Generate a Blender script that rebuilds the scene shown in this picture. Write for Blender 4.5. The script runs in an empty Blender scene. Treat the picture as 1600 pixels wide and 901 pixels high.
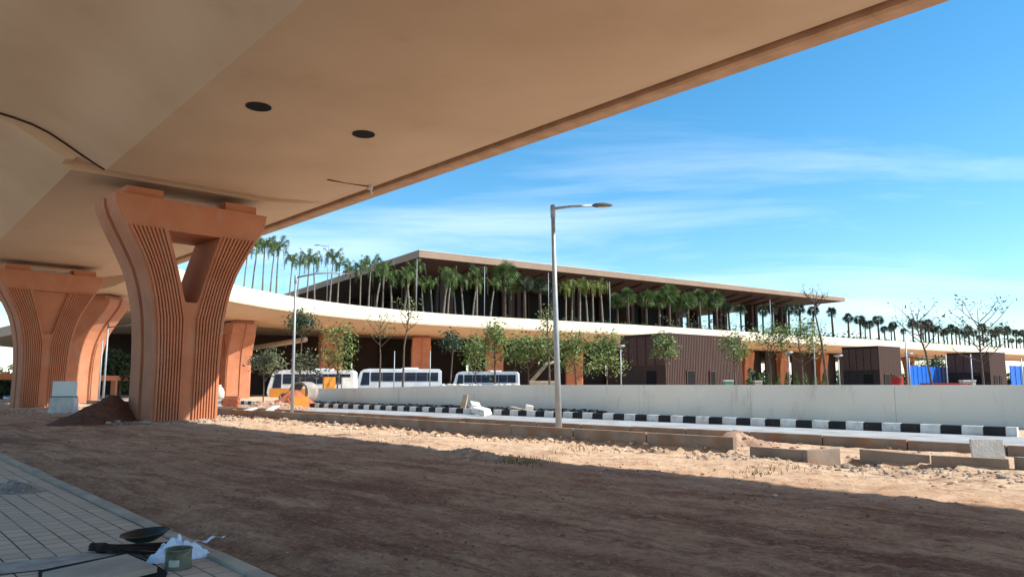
import bpy, bmesh, math, random
from mathutils import Vector, Matrix, noise
R = math.radians
S2 = math.sqrt(2)
scene = bpy.context.scene
col = scene.collection

# ------------------------------------------------------------ camera
EYE = 1.6; FPX = 1155.0; TH = R(7.4)
cd = bpy.data.cameras.new('camera'); cam = bpy.data.objects.new('camera', cd); col.objects.link(cam)
cd.sensor_width = 36; cd.lens = 36*FPX/1600; cd.clip_end = 6000; cd.clip_start = .05
cam.location = (0, 0, EYE); cam.rotation_euler = (R(90)+TH, 0, 0)
scene.camera = cam

# ------------------------------------------------------------ light
SUN_H = Vector((.985, -.17, 0)).normalized(); SUN_EL = R(40)
sun_dir = Vector((SUN_H.x*math.cos(SUN_EL), SUN_H.y*math.cos(SUN_EL), math.sin(SUN_EL)))
sd = bpy.data.lights.new('sun', 'SUN'); sd.energy = 4.8; sd.angle = R(.5); sd.color = (1, .95, .87)
so = bpy.data.objects.new('sun', sd); col.objects.link(so)
so.rotation_euler = sun_dir.to_track_quat('Z', 'Y').to_euler(); so.location = (40, -10, 60)
w = bpy.data.worlds.new('World'); scene.world = w; w.use_nodes = True
nt = w.node_tree; N = nt.nodes; L = nt.links
for n in list(N): N.remove(n)
def nd(nt, t, **kw):
    n = nt.nodes.new(t)
    for k, v in kw.items():
        if k[0] == '_': n.inputs[k[1:].replace('_', ' ')].default_value = v
        else: setattr(n, k, v)
    return n
sky = nd(nt, 'ShaderNodeTexSky'); sky.sky_type = 'NISHITA'; sky.sun_disc = False
sky.sun_elevation = SUN_EL; sky.sun_rotation = math.atan2(SUN_H.x, SUN_H.y)
sky.air_density = 1.0; sky.dust_density = .25; sky.ozone_density = 2.6; sky.altitude = 400
hs = nd(nt, 'ShaderNodeHueSaturation'); hs.inputs['Hue'].default_value = .488; hs.inputs['Saturation'].default_value = 1.30; hs.inputs['Value'].default_value = 1.0
tc = nd(nt, 'ShaderNodeTexCoord')
sep = nd(nt, 'ShaderNodeSeparateXYZ'); L.new(tc.outputs['Generated'], sep.inputs[0])
# wispy cloud layer: project the direction on a high plane
mx = nd(nt, 'ShaderNodeMath', operation='MAXIMUM'); L.new(sep.outputs['Z'], mx.inputs[0]); mx.inputs[1].default_value = .03
ad = nd(nt, 'ShaderNodeMath', operation='ADD'); L.new(mx.outputs[0], ad.inputs[0]); ad.inputs[1].default_value = .12
dv = nd(nt, 'ShaderNodeVectorMath', operation='DIVIDE')
L.new(tc.outputs['Generated'], dv.inputs[0])
cb = nd(nt, 'ShaderNodeCombineXYZ'); [L.new(ad.outputs[0], cb.inputs[i]) for i in range(3)]
L.new(cb.outputs[0], dv.inputs[1])
mp = nd(nt, 'ShaderNodeMapping'); mp.inputs['Rotation'].default_value = (0, 0, R(28)); mp.inputs['Scale'].default_value = (.55, 1.5, 0); mp.inputs['Location'].default_value = (5.6, 2.9, 0)
L.new(dv.outputs[0], mp.inputs[0])
n1 = nd(nt, 'ShaderNodeTexNoise'); n1.inputs['Scale'].default_value = .9; n1.inputs['Detail'].default_value = 9; n1.inputs['Roughness'].default_value = .62; n1.inputs['Distortion'].default_value = .55
L.new(mp.outputs[0], n1.inputs['Vector'])
n2 = nd(nt, 'ShaderNodeTexNoise'); n2.inputs['Scale'].default_value = .45; n2.inputs['Detail'].default_value = 2
L.new(mp.outputs[0], n2.inputs['Vector'])
mm = nd(nt, 'ShaderNodeMath', operation='MULTIPLY'); L.new(n1.outputs[0], mm.inputs[0]); L.new(n2.outputs[0], mm.inputs[1])
cr = nd(nt, 'ShaderNodeMapRange'); L.new(mm.outputs[0], cr.inputs[0]); cr.inputs[1].default_value = .25; cr.inputs[2].default_value = .48; cr.inputs[3].default_value = 0; cr.inputs[4].default_value = .5
# more veil low down
ms = nd(nt, 'ShaderNodeMapRange'); L.new(sep.outputs['Z'], ms.inputs[0]); ms.inputs[1].default_value = .62; ms.inputs[2].default_value = .08; ms.inputs[3].default_value = .25; ms.inputs[4].default_value = 1
mu = nd(nt, 'ShaderNodeMath', operation='MULTIPLY'); L.new(cr.outputs[0], mu.inputs[0]); L.new(ms.outputs[0], mu.inputs[1])
mix = nd(nt, 'ShaderNodeMixRGB'); L.new(mu.outputs[0], mix.inputs[0]); L.new(sky.outputs[0], hs.inputs['Color']); L.new(hs.outputs[0], mix.inputs[1]); mix.inputs[2].default_value = (7.2, 7.7, 8.4, 1)
bg = nd(nt, 'ShaderNodeBackground'); bg.inputs['Strength'].default_value = .13
L.new(mix.outputs[0], bg.inputs['Color'])
ow = nd(nt, 'ShaderNodeOutputWorld'); L.new(bg.outputs[0], ow.inputs[0])
vs = scene.view_settings; vs.view_transform = 'Standard'; vs.look = 'None'; vs.gamma = 1; vs.use_curve_mapping = False; vs.exposure = .72

# ------------------------------------------------------------ pixel <-> world (reference photograph measurements)
def ray(px, py):
    u = (px-800)/FPX; v = (450.5-py)/FPX
    return u, math.cos(TH)-v*math.sin(TH), math.sin(TH)+v*math.cos(TH)
def G(px, py, z=0.):
    a, b, c = ray(px, py); t = (z-EYE)/c
    return Vector((a*t, b*t, z))
def at(px, py, Y):
    a, b, c = ray(px, py); t = Y/b
    return Vector((a*t, Y, EYE+c*t))
def sq(s, q, z=0.): return Vector(((s-q)/S2, (s+q)/S2, z))
def smooth(a, b, x):
    t = min(1, max(0, (x-a)/(b-a))); return t*t*(3-2*t)
def interp(tab, x):
    if x <= tab[0][0]: return tab[0][1]
    for (a, fa), (b, fb) in zip(tab, tab[1:]):
        if x <= b: return fa+(fb-fa)*(x-a)/(b-a)
    return tab[-1][1]

# ------------------------------------------------------------ materials
def mat(name, c, c2=None, rough=.8, scale=3., bump=0., bscale=None, metal=0., detail=6, spec=.3, stretch=None, island=0., transl=0., lo=.35, hi=.65, grime=None):
    m = bpy.data.materials.new(name); m.use_nodes = True; t = m.node_tree
    b = t.nodes['Principled BSDF']; b.inputs['Roughness'].default_value = rough; b.inputs['Metallic'].default_value = metal
    b.inputs['Specular IOR Level'].default_value = spec
    k = t.links
    tcn = nd(t, 'ShaderNodeTexCoord'); mpn = nd(t, 'ShaderNodeMapping'); k.new(tcn.outputs['Object'], mpn.inputs[0])
    if stretch: mpn.inputs['Scale'].default_value = stretch
    out = None
    if c2 is None: c2 = tuple(x*.8 for x in c)
    nn = nd(t, 'ShaderNodeTexNoise'); nn.inputs['Scale'].default_value = scale; nn.inputs['Detail'].default_value = detail; k.new(mpn.outputs[0], nn.inputs['Vector'])
    mr = nd(t, 'ShaderNodeMapRange'); k.new(nn.outputs[0], mr.inputs[0]); mr.inputs[1].default_value = lo; mr.inputs[2].default_value = hi
    mxn = nd(t, 'ShaderNodeMixRGB'); k.new(mr.outputs[0], mxn.inputs[0]); mxn.inputs[1].default_value = (*c, 1); mxn.inputs[2].default_value = (*c2, 1)
    out = mxn.outputs[0]
    if grime:
        gc, gs, g0, g1, gst = grime
        mpg = nd(t, 'ShaderNodeMapping'); k.new(tcn.outputs['Object'], mpg.inputs[0]); mpg.inputs['Scale'].default_value = gst
        gn = nd(t, 'ShaderNodeTexNoise'); gn.inputs['Scale'].default_value = gs; gn.inputs['Detail'].default_value = 8; gn.inputs['Roughness'].default_value = .65; k.new(mpg.outputs[0], gn.inputs['Vector'])
        gr = nd(t, 'ShaderNodeMapRange'); k.new(gn.outputs[0], gr.inputs[0]); gr.inputs[1].default_value = g0; gr.inputs[2].default_value = g1
        gm = nd(t, 'ShaderNodeMixRGB'); k.new(gr.outputs[0], gm.inputs[0]); k.new(out, gm.inputs[1]); gm.inputs[2].default_value = (*gc, 1); out = gm.outputs[0]
    if island:
        g = nd(t, 'ShaderNodeNewGeometry'); r = nd(t, 'ShaderNodeMapRange'); k.new(g.outputs['Random Per Island'], r.inputs[0]); r.inputs[3].default_value = 1-island; r.inputs[4].default_value = 1+island
        h = nd(t, 'ShaderNodeHueSaturation'); k.new(r.outputs[0], h.inputs['Value']); k.new(out, h.inputs['Color']); out = h.outputs[0]
    k.new(out, b.inputs['Base Color'])
    if bump:
        bn = nd(t, 'ShaderNodeTexNoise'); bn.inputs['Scale'].default_value = bscale or scale*4; bn.inputs['Detail'].default_value = 8; k.new(mpn.outputs[0], bn.inputs['Vector'])
        bb = nd(t, 'ShaderNodeBump'); bb.inputs['Strength'].default_value = bump; bb.inputs['Distance'].default_value = .05; k.new(bn.outputs[0], bb.inputs['Height']); k.new(bb.outputs[0], b.inputs['Normal'])
    if transl:
        tr = nd(t, 'ShaderNodeBsdfTranslucent'); k.new(out, tr.inputs[0]); mxs = nd(t, 'ShaderNodeMixShader'); mxs.inputs[0].default_value = transl
        o = t.nodes['Material Output']; k.new(b.outputs[0], mxs.inputs[1]); k.new(tr.outputs[0], mxs.inputs[2]); k.new(mxs.outputs[0], o.inputs[0])
    return m
M = {}
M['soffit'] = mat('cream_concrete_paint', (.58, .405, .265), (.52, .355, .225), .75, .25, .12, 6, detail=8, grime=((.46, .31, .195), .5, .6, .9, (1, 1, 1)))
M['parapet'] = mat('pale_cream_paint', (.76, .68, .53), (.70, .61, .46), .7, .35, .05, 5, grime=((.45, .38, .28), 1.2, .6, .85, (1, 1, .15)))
M['edge'] = mat('edge_beam_paint', (.50, .30, .18), (.40, .23, .13), .8, 1.2, .15, 9)
M['terra'] = mat('terracotta_paint', (.50, .195, .10), (.43, .163, .08), .8, .8, .15, 14, detail=8, grime=((.44, .24, .15), 1.3, .52, .78, (1, 1, .35)))
M['terra_side'] = mat('terracotta_side_paint', (.47, .20, .115), (.40, .165, .09), .8, .8, .15, 14)
M['black'] = mat('black_void', (.006, .006, .006), None, .9)
M['steel'] = mat('galvanised_steel', (.36, .39, .41), (.30, .33, .35), .5, 4, 0, metal=.3, spec=.5)
M['lampgrey'] = mat('lamp_head_grey', (.10, .10, .10), None, .4)
M['white'] = mat('white_wall_paint', (.76, .79, .73), (.69, .72, .665), .8, .5, .06, 8, grime=((.44, .44, .40), 1.3, .55, .8, (1, 1, .3)))
M['kwhite'] = mat('white_kerb_paint', (.78, .78, .75), (.60, .60, .57), .7, 3, grime=((.34, .27, .2), 2.5, .56, .72, (1, 1, 1)))
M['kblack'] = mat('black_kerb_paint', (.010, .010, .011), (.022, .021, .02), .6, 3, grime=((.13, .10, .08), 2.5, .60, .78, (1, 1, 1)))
M['road'] = mat('road_concrete', (.40, .42, .42), (.31, .32, .32), .75, .6, .1, 30, grime=((.24, .19, .15), 1.1, .5, .72, (1, 1, 1)))
M['asphalt'] = mat('asphalt', (.10, .10, .10), (.14, .13, .12), .9, .6, .1, 40)
M['kerbc'] = mat('weathered_kerb_concrete', (.30, .235, .18), (.20, .145, .105), .9, 1.6, .25, 25, detail=8, grime=((.30, .14, .07), 1.5, .5, .72, (1, 1, 1)))
M['conc'] = mat('grey_concrete', (.47, .38, .275), (.34, .27, .195), .9, 2, .3, 20)
M['palec'] = mat('pale_concrete', (.62, .61, .56), (.48, .46, .42), .9, 2.5, .2, 20)
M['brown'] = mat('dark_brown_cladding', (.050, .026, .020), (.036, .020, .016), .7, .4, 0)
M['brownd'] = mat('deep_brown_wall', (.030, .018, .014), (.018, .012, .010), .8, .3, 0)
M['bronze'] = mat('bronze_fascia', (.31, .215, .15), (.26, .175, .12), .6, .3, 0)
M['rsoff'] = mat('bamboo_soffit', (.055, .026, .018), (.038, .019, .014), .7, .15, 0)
M['glassd'] = mat('dark_glass', (.008, .011, .012), (.010, .012, .012), .45, .3, 0, spec=.12)
M['screen'] = mat('perforated_screen', (.060, .030, .023), (.095, .05, .038), .7, 6, 0)
M['ribs'] = mat('ribbed_brown_metal', (.10, .054, .042), (.065, .036, .029), .7, 2, 0, stretch=(6, 6, .25))
M['cubed'] = mat('charcoal_brown_cladding', (.020, .013, .012), (.032, .021, .018), .75, 2, 0)
M['busw'] = mat('bus_white_paint', (.80, .81, .82), None, .25, 1, spec=.5)
M['orange'] = mat('orange_paint', (.75, .30, .045), (.65, .25, .04), .5, 2)
M['bglass'] = mat('bus_window_glass', (.015, .025, .045), (.025, .035, .055), .3, 1.4, 0, spec=.15)
M['rubber'] = mat('tyre_rubber', (.015, .015, .015), None, .9)
M['red'] = mat('red_paint', (.35, .02, .02), None, .5)
M['blue'] = mat('blue_sheet', (.01, .13, .55), (.01, .10, .42), .5, 2)
M['lgt'] = mat('lamp_lens', (.7, .7, .65), None, .2)
M['green'] = mat('green_paint', (.08, .35, .2), None, .5)
M['dirtpile'] = mat('brown_soil', (.155, .075, .045), (.10, .045, .028), 1, 2.5, .8, 9, detail=10)
M['rubble'] = mat('pale_rubble', (.50, .34, .25), (.36, .22, .15), 1, 2.5, .8, 9, detail=10, island=.25)
M['gravel'] = mat('grey_gravel', (.40, .34, .28), (.26, .21, .17), 1, 6, .3, 20, island=.35)
M['stone'] = mat('loose_stone', (.58, .43, .31), (.40, .26, .17), 1, 6, .3, 20, island=.4)
M['clod'] = mat('soil_clod', (.30, .16, .10), (.18, .09, .06), 1, 6, .3, 20, island=.35)
M['bark'] = mat('grey_bark', (.13, .10, .075), (.07, .05, .04), .9, 6)
M['ptrunk'] = mat('palm_trunk', (.24, .22, .18), (.14, .12, .10), .9, 4)
M['ptrunk2'] = mat('fan_palm_trunk', (.10, .075, .055), (.05, .038, .03), .9, 5, .5)
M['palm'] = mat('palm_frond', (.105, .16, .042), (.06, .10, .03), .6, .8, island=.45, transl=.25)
M['palmy'] = mat('yellow_palm_frond', (.17, .20, .045), (.10, .14, .035), .6, .8, island=.35, transl=.25)  # yellower frond colour for the small plaza palms
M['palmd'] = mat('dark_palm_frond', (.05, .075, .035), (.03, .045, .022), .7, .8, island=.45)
M['leaf'] = mat('sapling_leaf', (.11, .165, .04), (.19, .24, .075), .55, .9, island=.55, transl=.25)
M['leafd'] = mat('dark_sapling_leaf', (.035, .065, .028), (.06, .09, .045), .55, .9, island=.5, transl=.2)
M['leafp'] = mat('pale_dry_leaf', (.19, .20, .11), (.13, .14, .08), .8, .9, island=.4, transl=.2)
M['hedge'] = mat('hedge_leaf', (.045, .085, .03), (.025, .05, .02), .8, .8, island=.5)
M['grass'] = mat('dry_grass', (.22, .16, .06), (.10, .09, .035), .9, 2, island=.4)
M['plastic'] = mat('white_sack_cloth', (.72, .76, .84), (.60, .64, .74), .55, 5, .3, 30)
M['panm'] = mat('dark_green_pan', (.012, .022, .017), None, .45)
M['straw'] = mat('dark_coir', (.045, .022, .014), (.025, .012, .008), .9, 10, island=.4)
M['can'] = mat('paint_spattered_tin', (.20, .18, .11), (.10, .095, .07), .5, 14, 0, detail=10)
M['label'] = mat('faded_paper_label', (.55, .52, .42), (.4, .38, .3), .8, 20)
M['brick'] = mat('red_brick_stack', (.45, .14, .07), (.35, .10, .05), .9, 5, .3)
M['pipein'] = mat('concrete_pipe', (.34, .30, .26), (.22, .19, .16), .9, 2, .3)
M['soap'] = mat('joint_sealant', (.035, .022, .016), None, .9)

# ground with its own network: soil colours, sunlit strip painted brighter, wheel tracks along the road axis
def ground_mat():
    m = bpy.data.materials.new('red_soil'); m.use_nodes = True; t = m.node_tree; k = t.links
    b = t.nodes['Principled BSDF']; b.inputs['Roughness'].default_value = 1; b.inputs['Specular IOR Level'].default_value = .08
    tcn = nd(t, 'ShaderNodeTexCoord')
    def nz(scale, rot=0, st=(1, 1, 1), det=8, rough=.6):
        mpn = nd(t, 'ShaderNodeMapping'); mpn.inputs['Rotation'].default_value = (0, 0, rot); k.new(tcn.outputs['Object'], mpn.inputs[0])
        mp2 = nd(t, 'ShaderNodeMapping'); mp2.inputs['Scale'].default_value = st; k.new(mpn.outputs[0], mp2.inputs[0])
        n = nd(t, 'ShaderNodeTexNoise'); n.inputs['Scale'].default_value = scale; n.inputs['Detail'].default_value = det; n.inputs['Roughness'].default_value = rough; k.new(mp2.outputs[0], n.inputs['Vector']); return n.outputs[0]
    def rng(s, a, b_):
        r = nd(t, 'ShaderNodeMapRange'); k.new(s, r.inputs[0]); r.inputs[1].default_value = a; r.inputs[2].default_value = b_; return r.outputs[0]
    def mx(f, a, c):
        x = nd(t, 'ShaderNodeMixRGB'); k.new(f, x.inputs[0])
        if isinstance(a, tuple): x.inputs[1].default_value = (*a, 1)
        else: k.new(a, x.inputs[1])
        if isinstance(c, tuple): x.inputs[2].default_value = (*c, 1)
        else: k.new(c, x.inputs[2])
        return x.outputs[0]
    base = mx(rng(nz(.22, det=9), .35, .65), (.68, .43, .255), (.54, .31, .175))
    tracks = mx(rng(nz(.8, R(45), (.45, 2.2, 1), 14, .75), .44, .66), base, (.42, .21, .118))
    patch = mx(rng(nz(1.7, R(43), (.6, 1.6, 1), 14, .82), .48, .64), tracks, (.26, .12, .068))
    patch = mx(rng(nz(.28, R(40), (.6, 1.7, 1), 10, .7), .50, .60), patch, (.28, .13, .075))
    patch = mx(rng(nz(1.1, R(46), (.10, 1.9, 1), 14, .8), .52, .62), patch, (.26, .12, .07))
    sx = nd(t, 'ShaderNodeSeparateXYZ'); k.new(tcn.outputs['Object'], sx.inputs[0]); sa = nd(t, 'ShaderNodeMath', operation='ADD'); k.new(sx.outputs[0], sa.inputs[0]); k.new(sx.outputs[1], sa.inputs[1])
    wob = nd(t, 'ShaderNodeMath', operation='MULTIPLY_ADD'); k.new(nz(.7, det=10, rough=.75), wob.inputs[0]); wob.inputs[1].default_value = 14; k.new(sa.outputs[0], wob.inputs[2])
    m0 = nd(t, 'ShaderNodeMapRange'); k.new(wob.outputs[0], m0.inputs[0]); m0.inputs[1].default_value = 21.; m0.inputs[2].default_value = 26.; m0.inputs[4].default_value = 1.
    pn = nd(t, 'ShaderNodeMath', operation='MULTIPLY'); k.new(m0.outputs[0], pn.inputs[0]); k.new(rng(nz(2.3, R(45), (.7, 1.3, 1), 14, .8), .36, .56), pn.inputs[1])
    patch = mx(pn.outputs[0], patch, (.70, .53, .37))  # sandy soil past the deck's shadow edge, sunlit brightness mixed into its colour
    fine = mx(rng(nz(14, det=8, rough=.8), .52, .72), patch, (.68, .50, .345))
    f2 = mx(rng(nz(9, det=10, rough=.85), .53, .66), fine, (.15, .075, .05))
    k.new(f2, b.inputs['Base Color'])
    bp = nd(t, 'ShaderNodeBump'); bp.inputs['Strength'].default_value = 1; bp.inputs['Distance'].default_value = .045
    ma = nd(t, 'ShaderNodeMath', operation='ADD'); k.new(nz(5, det=14, rough=.8), ma.inputs[0]); k.new(nz(3.5, R(52), (.8, 1.5, 1), 14, .85), ma.inputs[1]); k.new(ma.outputs[0], bp.inputs['Height'])
    k.new(bp.outputs[0], b.inputs['Normal']); return m
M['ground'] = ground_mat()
def paver_mat():
    m = bpy.data.materials.new('block_paving'); m.use_nodes = True; t = m.node_tree; k = t.links
    b = t.nodes['Principled BSDF']; b.inputs['Roughness'].default_value = .9; b.inputs['Specular IOR Level'].default_value = .2
    tcn = nd(t, 'ShaderNodeTexCoord'); mpn = nd(t, 'ShaderNodeMapping'); mpn.inputs['Rotation'].default_value = (0, 0, R(45+3)); k.new(tcn.outputs['Object'], mpn.inputs[0])
    br = nd(t, 'ShaderNodeTexBrick'); k.new(mpn.outputs[0], br.inputs['Vector']); br.inputs['Scale'].default_value = 1; br.inputs['Brick Width'].default_value = .25; br.inputs['Row Height'].default_value = .2
    br.inputs['Mortar Size'].default_value = .008; br.inputs['Mortar Smooth'].default_value = .3; br.inputs['Bias'].default_value = 0
    br.inputs['Color1'].default_value = (.60, .46, .31, 1); br.inputs['Color2'].default_value = (.50, .38, .255, 1); br.inputs['Mortar'].default_value = (.055, .045, .04, 1)
    nn = nd(t, 'ShaderNodeTexNoise'); nn.inputs['Scale'].default_value = 1.1; nn.inputs['Detail'].default_value = 8; k.new(tcn.outputs['Object'], nn.inputs['Vector'])
    r = nd(t, 'ShaderNodeMapRange'); k.new(nn.outputs[0], r.inputs[0]); r.inputs[1].default_value = .42; r.inputs[2].default_value = .62; r.inputs[4].default_value = .55
    x = nd(t, 'ShaderNodeMixRGB'); k.new(r.outputs[0], x.inputs[0]); k.new(br.outputs['Color'], x.inputs[1]); x.inputs[2].default_value = (.50, .37, .27, 1)
    k.new(x.outputs[0], b.inputs['Base Color'])
    bp = nd(t, 'ShaderNodeBump'); bp.inputs['Strength'].default_value = .8; bp.inputs['Distance'].default_value = .02; bp.invert = True; k.new(br.outputs['Fac'], bp.inputs['Height'])
    n3 = nd(t, 'ShaderNodeTexNoise'); n3.inputs['Scale'].default_value = 40; k.new(tcn.outputs['Object'], n3.inputs['Vector'])
    b2 = nd(t, 'ShaderNodeBump'); b2.inputs['Strength'].default_value = .3; b2.inputs['Distance'].default_value = .01; k.new(n3.outputs[0], b2.inputs['Height']); k.new(bp.outputs[0], b2.inputs['Normal'])
    k.new(b2.outputs[0], b.inputs['Normal']); return m
M['paver'] = paver_mat()

# ------------------------------------------------------------ mesh helpers
class MB:
    def __init__(s): s.v = []; s.f = []; s.sm = []
    def add(s, vs_, fs, smooth=False):
        o = len(s.v); s.v += [tuple(p) for p in vs_]; s.f += [tuple(i+o for i in f) for f in fs]; s.sm += [smooth]*len(fs); return s
    def box(s, c, d, m=None, taper=1.):
        x, y, z = d[0]/2, d[1]/2, d[2]/2; vs_ = []
        for k in (-1, 1):
            q = taper if k > 0 else 1
            for a, b in ((-1, -1), (1, -1), (1, 1), (-1, 1)):
                p = Vector((a*x*q, b*y*q, k*z))
                if m is not None: p = m @ p
                vs_.append(p+Vector(c))
        return s.add(vs_, [(3, 2, 1, 0), (4, 5, 6, 7), (0, 1, 5, 4), (1, 2, 6, 5), (2, 3, 7, 6), (3, 0, 4, 7)])
    def hexa(s, b4, t4):
        return s.add(list(b4)+list(t4), [(3, 2, 1, 0), (4, 5, 6, 7), (0, 1, 5, 4), (1, 2, 6, 5), (2, 3, 7, 6), (3, 0, 4, 7)])
    def tube(s, pts, rs, n=8, cap=True, smooth=True):
        pts = [Vector(p) for p in pts]; vs_ = []
        if not hasattr(rs, '__len__'): rs = [rs]*len(pts)
        for i, p in enumerate(pts):
            d = (pts[min(i+1, len(pts)-1)]-pts[max(i-1, 0)]).normalized()
            a = d.orthogonal().normalized() if i == 0 else (a-d*a.dot(d)).normalized()
            b = d.cross(a)
            for j in range(n):
                g = 2*math.pi*j/n; vs_.append(p+(a*math.cos(g)+b*math.sin(g))*rs[i])
        fs = [(i*n+j, i*n+(j+1) % n, (i+1)*n+(j+1) % n, (i+1)*n+j) for i in range(len(pts)-1) for j in range(n)]
        s.add(vs_, fs, smooth)
        if cap:
            o = len(s.v)-len(vs_)
            s.f += [tuple(o+j for j in reversed(range(n))), tuple(o+(len(pts)-1)*n+j for j in range(n))]; s.sm += [False, False]
        return s
    def lathe(s, prof, c=(0, 0, 0), n=28, m=None):
        vs_ = []
        for r, z in prof:
            for j in range(n):
                g = 2*math.pi*j/n; p = Vector((r*math.cos(g), r*math.sin(g), z))
                if m is not None: p = m @ p
                vs_.append(p+Vector(c))
        k = len(prof)
        return s.add(vs_, [(i*n+j, i*n+(j+1) % n, (i+1)*n+(j+1) % n, (i+1)*n+j) for i in range(k-1) for j in range(n)], True)
    def sweep(s, rings, close=True, caps=True, smooth=True):
        n = len(rings[0]); vs_ = [p for r in rings for p in r]; e = n if close else n-1
        fs = [(i*n+j, i*n+(j+1) % n, (i+1)*n+(j+1) % n, (i+1)*n+j) for i in range(len(rings)-1) for j in range(e)]
        o = len(s.v); s.add(vs_, fs, smooth)
        if caps and close:
            s.f += [tuple(o+j for j in reversed(range(n))), tuple(o+(len(rings)-1)*n+j for j in range(n))]; s.sm += [False, False]
        return s
    def rock(s, c, r, rnd, flat=.7):
        ph = (1+5**.5)/2
        base = [(-1, ph, 0), (1, ph, 0), (-1, -ph, 0), (1, -ph, 0), (0, -1, ph), (0, 1, ph), (0, -1, -ph), (0, 1, -ph), (ph, 0, -1), (ph, 0, 1), (-ph, 0, -1), (-ph, 0, 1)]
        fs = [(0, 11, 5), (0, 5, 1), (0, 1, 7), (0, 7, 10), (0, 10, 11), (1, 5, 9), (5, 11, 4), (11, 10, 2), (10, 7, 6), (7, 1, 8), (3, 9, 4), (3, 4, 2), (3, 2, 6), (3, 6, 8), (3, 8, 9), (4, 9, 5), (2, 4, 11), (6, 2, 10), (8, 6, 7), (9, 8, 1)]
        sx, sy = rnd.uniform(.7, 1.3), rnd.uniform(.7, 1.3); a = rnd.uniform(0, 6)
        vs_ = []
        for b in base:
            k = r/1.9*rnd.uniform(.75, 1.2); x, y, z = b[0]*sx*k, b[1]*sy*k, b[2]*flat*k
            vs_.append((c[0]+x*math.cos(a)-y*math.sin(a), c[1]+x*math.sin(a)+y*math.cos(a), c[2]+z))
        return s.add(vs_, fs)
    def build(s, name, m, parent=None, sharp=None, loc=None, bevel=0):
        me = bpy.data.meshes.new(name); me.from_pydata(s.v, [], s.f)
        me.polygons.foreach_set('use_smooth', s.sm); me.update()
        if sharp is not None: me.set_sharp_from_angle(angle=R(sharp))
        me.materials.append(M[m] if isinstance(m, str) else m)
        if bevel:
            bm = bmesh.new(); bm.from_mesh(me); bmesh.ops.bevel(bm, geom=bm.edges[:], offset=bevel, segments=2, affect='EDGES', profile=.7); bm.to_mesh(me); bm.free()
        o = bpy.data.objects.new(name, me); col.objects.link(o)
        if parent: o.parent = parent
        if loc is not None: o.location = loc
        return o
def tag(o, label=None, cat=None, group=None, kind=None):
    if label: o['label'] = label
    if cat: o['category'] = cat
    if group: o['group'] = group
    if kind: o['kind'] = kind
    return o
def empty(name, loc=(0, 0, 0), rz=0., label=None, cat=None, group=None):
    o = bpy.data.objects.new(name, None); col.objects.link(o); o.location = loc; o.rotation_euler = (0, 0, rz); o.empty_display_size = .3
    return tag(o, label, cat, group)
def copy_tree(o, parent=None):
    c = o.copy(); col.objects.link(c)
    if parent: c.parent = parent
    for ch in list(o.children): copy_tree(ch, c)
    return c

ORD = ['first', 'second', 'third', 'fourth', 'fifth', 'sixth', 'seventh', 'eighth', 'ninth', 'tenth', 'eleventh', 'twelfth', 'thirteenth']

# ============================================================ GROUND
def gh(x, y):
    s = (x+y)/S2; q = (y-x)/S2; r = math.hypot(x, y)
    if r > 400: return 0.
    nz = noise.fractal(Vector((x*.55, y*.55, 0)), .8, 2.1, 4)*.045
    rut = noise.fractal(Vector((s*3.1, q*.16, 3)), .8, 2, 3)*.012
    fine = noise.fractal(Vector((x*4.1, y*4.1, 7)), .6, 2.2, 4)*.026 if r < 45 else 0
    dirt = nz+rut+fine
    hump = .10*math.exp(-((s-14.2)/1.3)**2)*(.5+noise.noise(Vector((q*.5, 1, 1))))
    h = dirt+hump
    h = h*(1-smooth(18.5, 19.2, s)*(1-smooth(31.2, 32.2, s))) - .08*smooth(18.5, 19.3, s)*(1-smooth(31.2, 32.2, s))
    if 15.6 < s < 19.3: h += .10
    e = smooth(3.9, 3.3, s)
    h = h*(1-e) - .12*e
    h *= 1-smooth(120, 300, r)
    if r > 60 and y > 40: h -= .05
    return h
mb = MB()
angs = [R(-52+104*i/330) for i in range(331)]+[R(52+256*i/44) for i in range(1, 44)]
rad = [2.5]
while rad[-1] < 3500: rad.append(rad[-1]*(1.0115 if rad[-1] < 22 else 1.0185 if rad[-1] < 60 else 1.06))
na = len(angs); vs_ = [(0, 0, gh(0, 0))]
for r in rad:
    for a in angs:
        x, y = r*math.sin(a), r*math.cos(a); vs_.append((x, y, gh(x, y)))
fs = [(0, 1+(j+1) % na, 1+j) for j in range(na)]
for i in range(len(rad)-1):
    for j in range(na):
        k = (j+1) % na; fs.append((1+i*na+j, 1+i*na+k, 1+(i+1)*na+k, 1+(i+1)*na+j))
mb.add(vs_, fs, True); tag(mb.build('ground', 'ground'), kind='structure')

def strip(name, s0, s1, q0, q1, z, m, thick=.3, n=2):
    b = MB(); b.hexa([sq(s0, q0, z-thick), sq(s1, q0, z-thick), sq(s1, q1, z-thick), sq(s0, q1, z-thick)], [sq(s0, q0, z), sq(s1, q0, z), sq(s1, q1, z), sq(s0, q1, z)])
    return tag(b.build(name, m), kind='structure')
strip('road', 19.42, 27.0, -30, 140, .03, 'road')
strip('verge', 27.3, 31.0, 5.6, 140, .09, 'ground')
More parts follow.
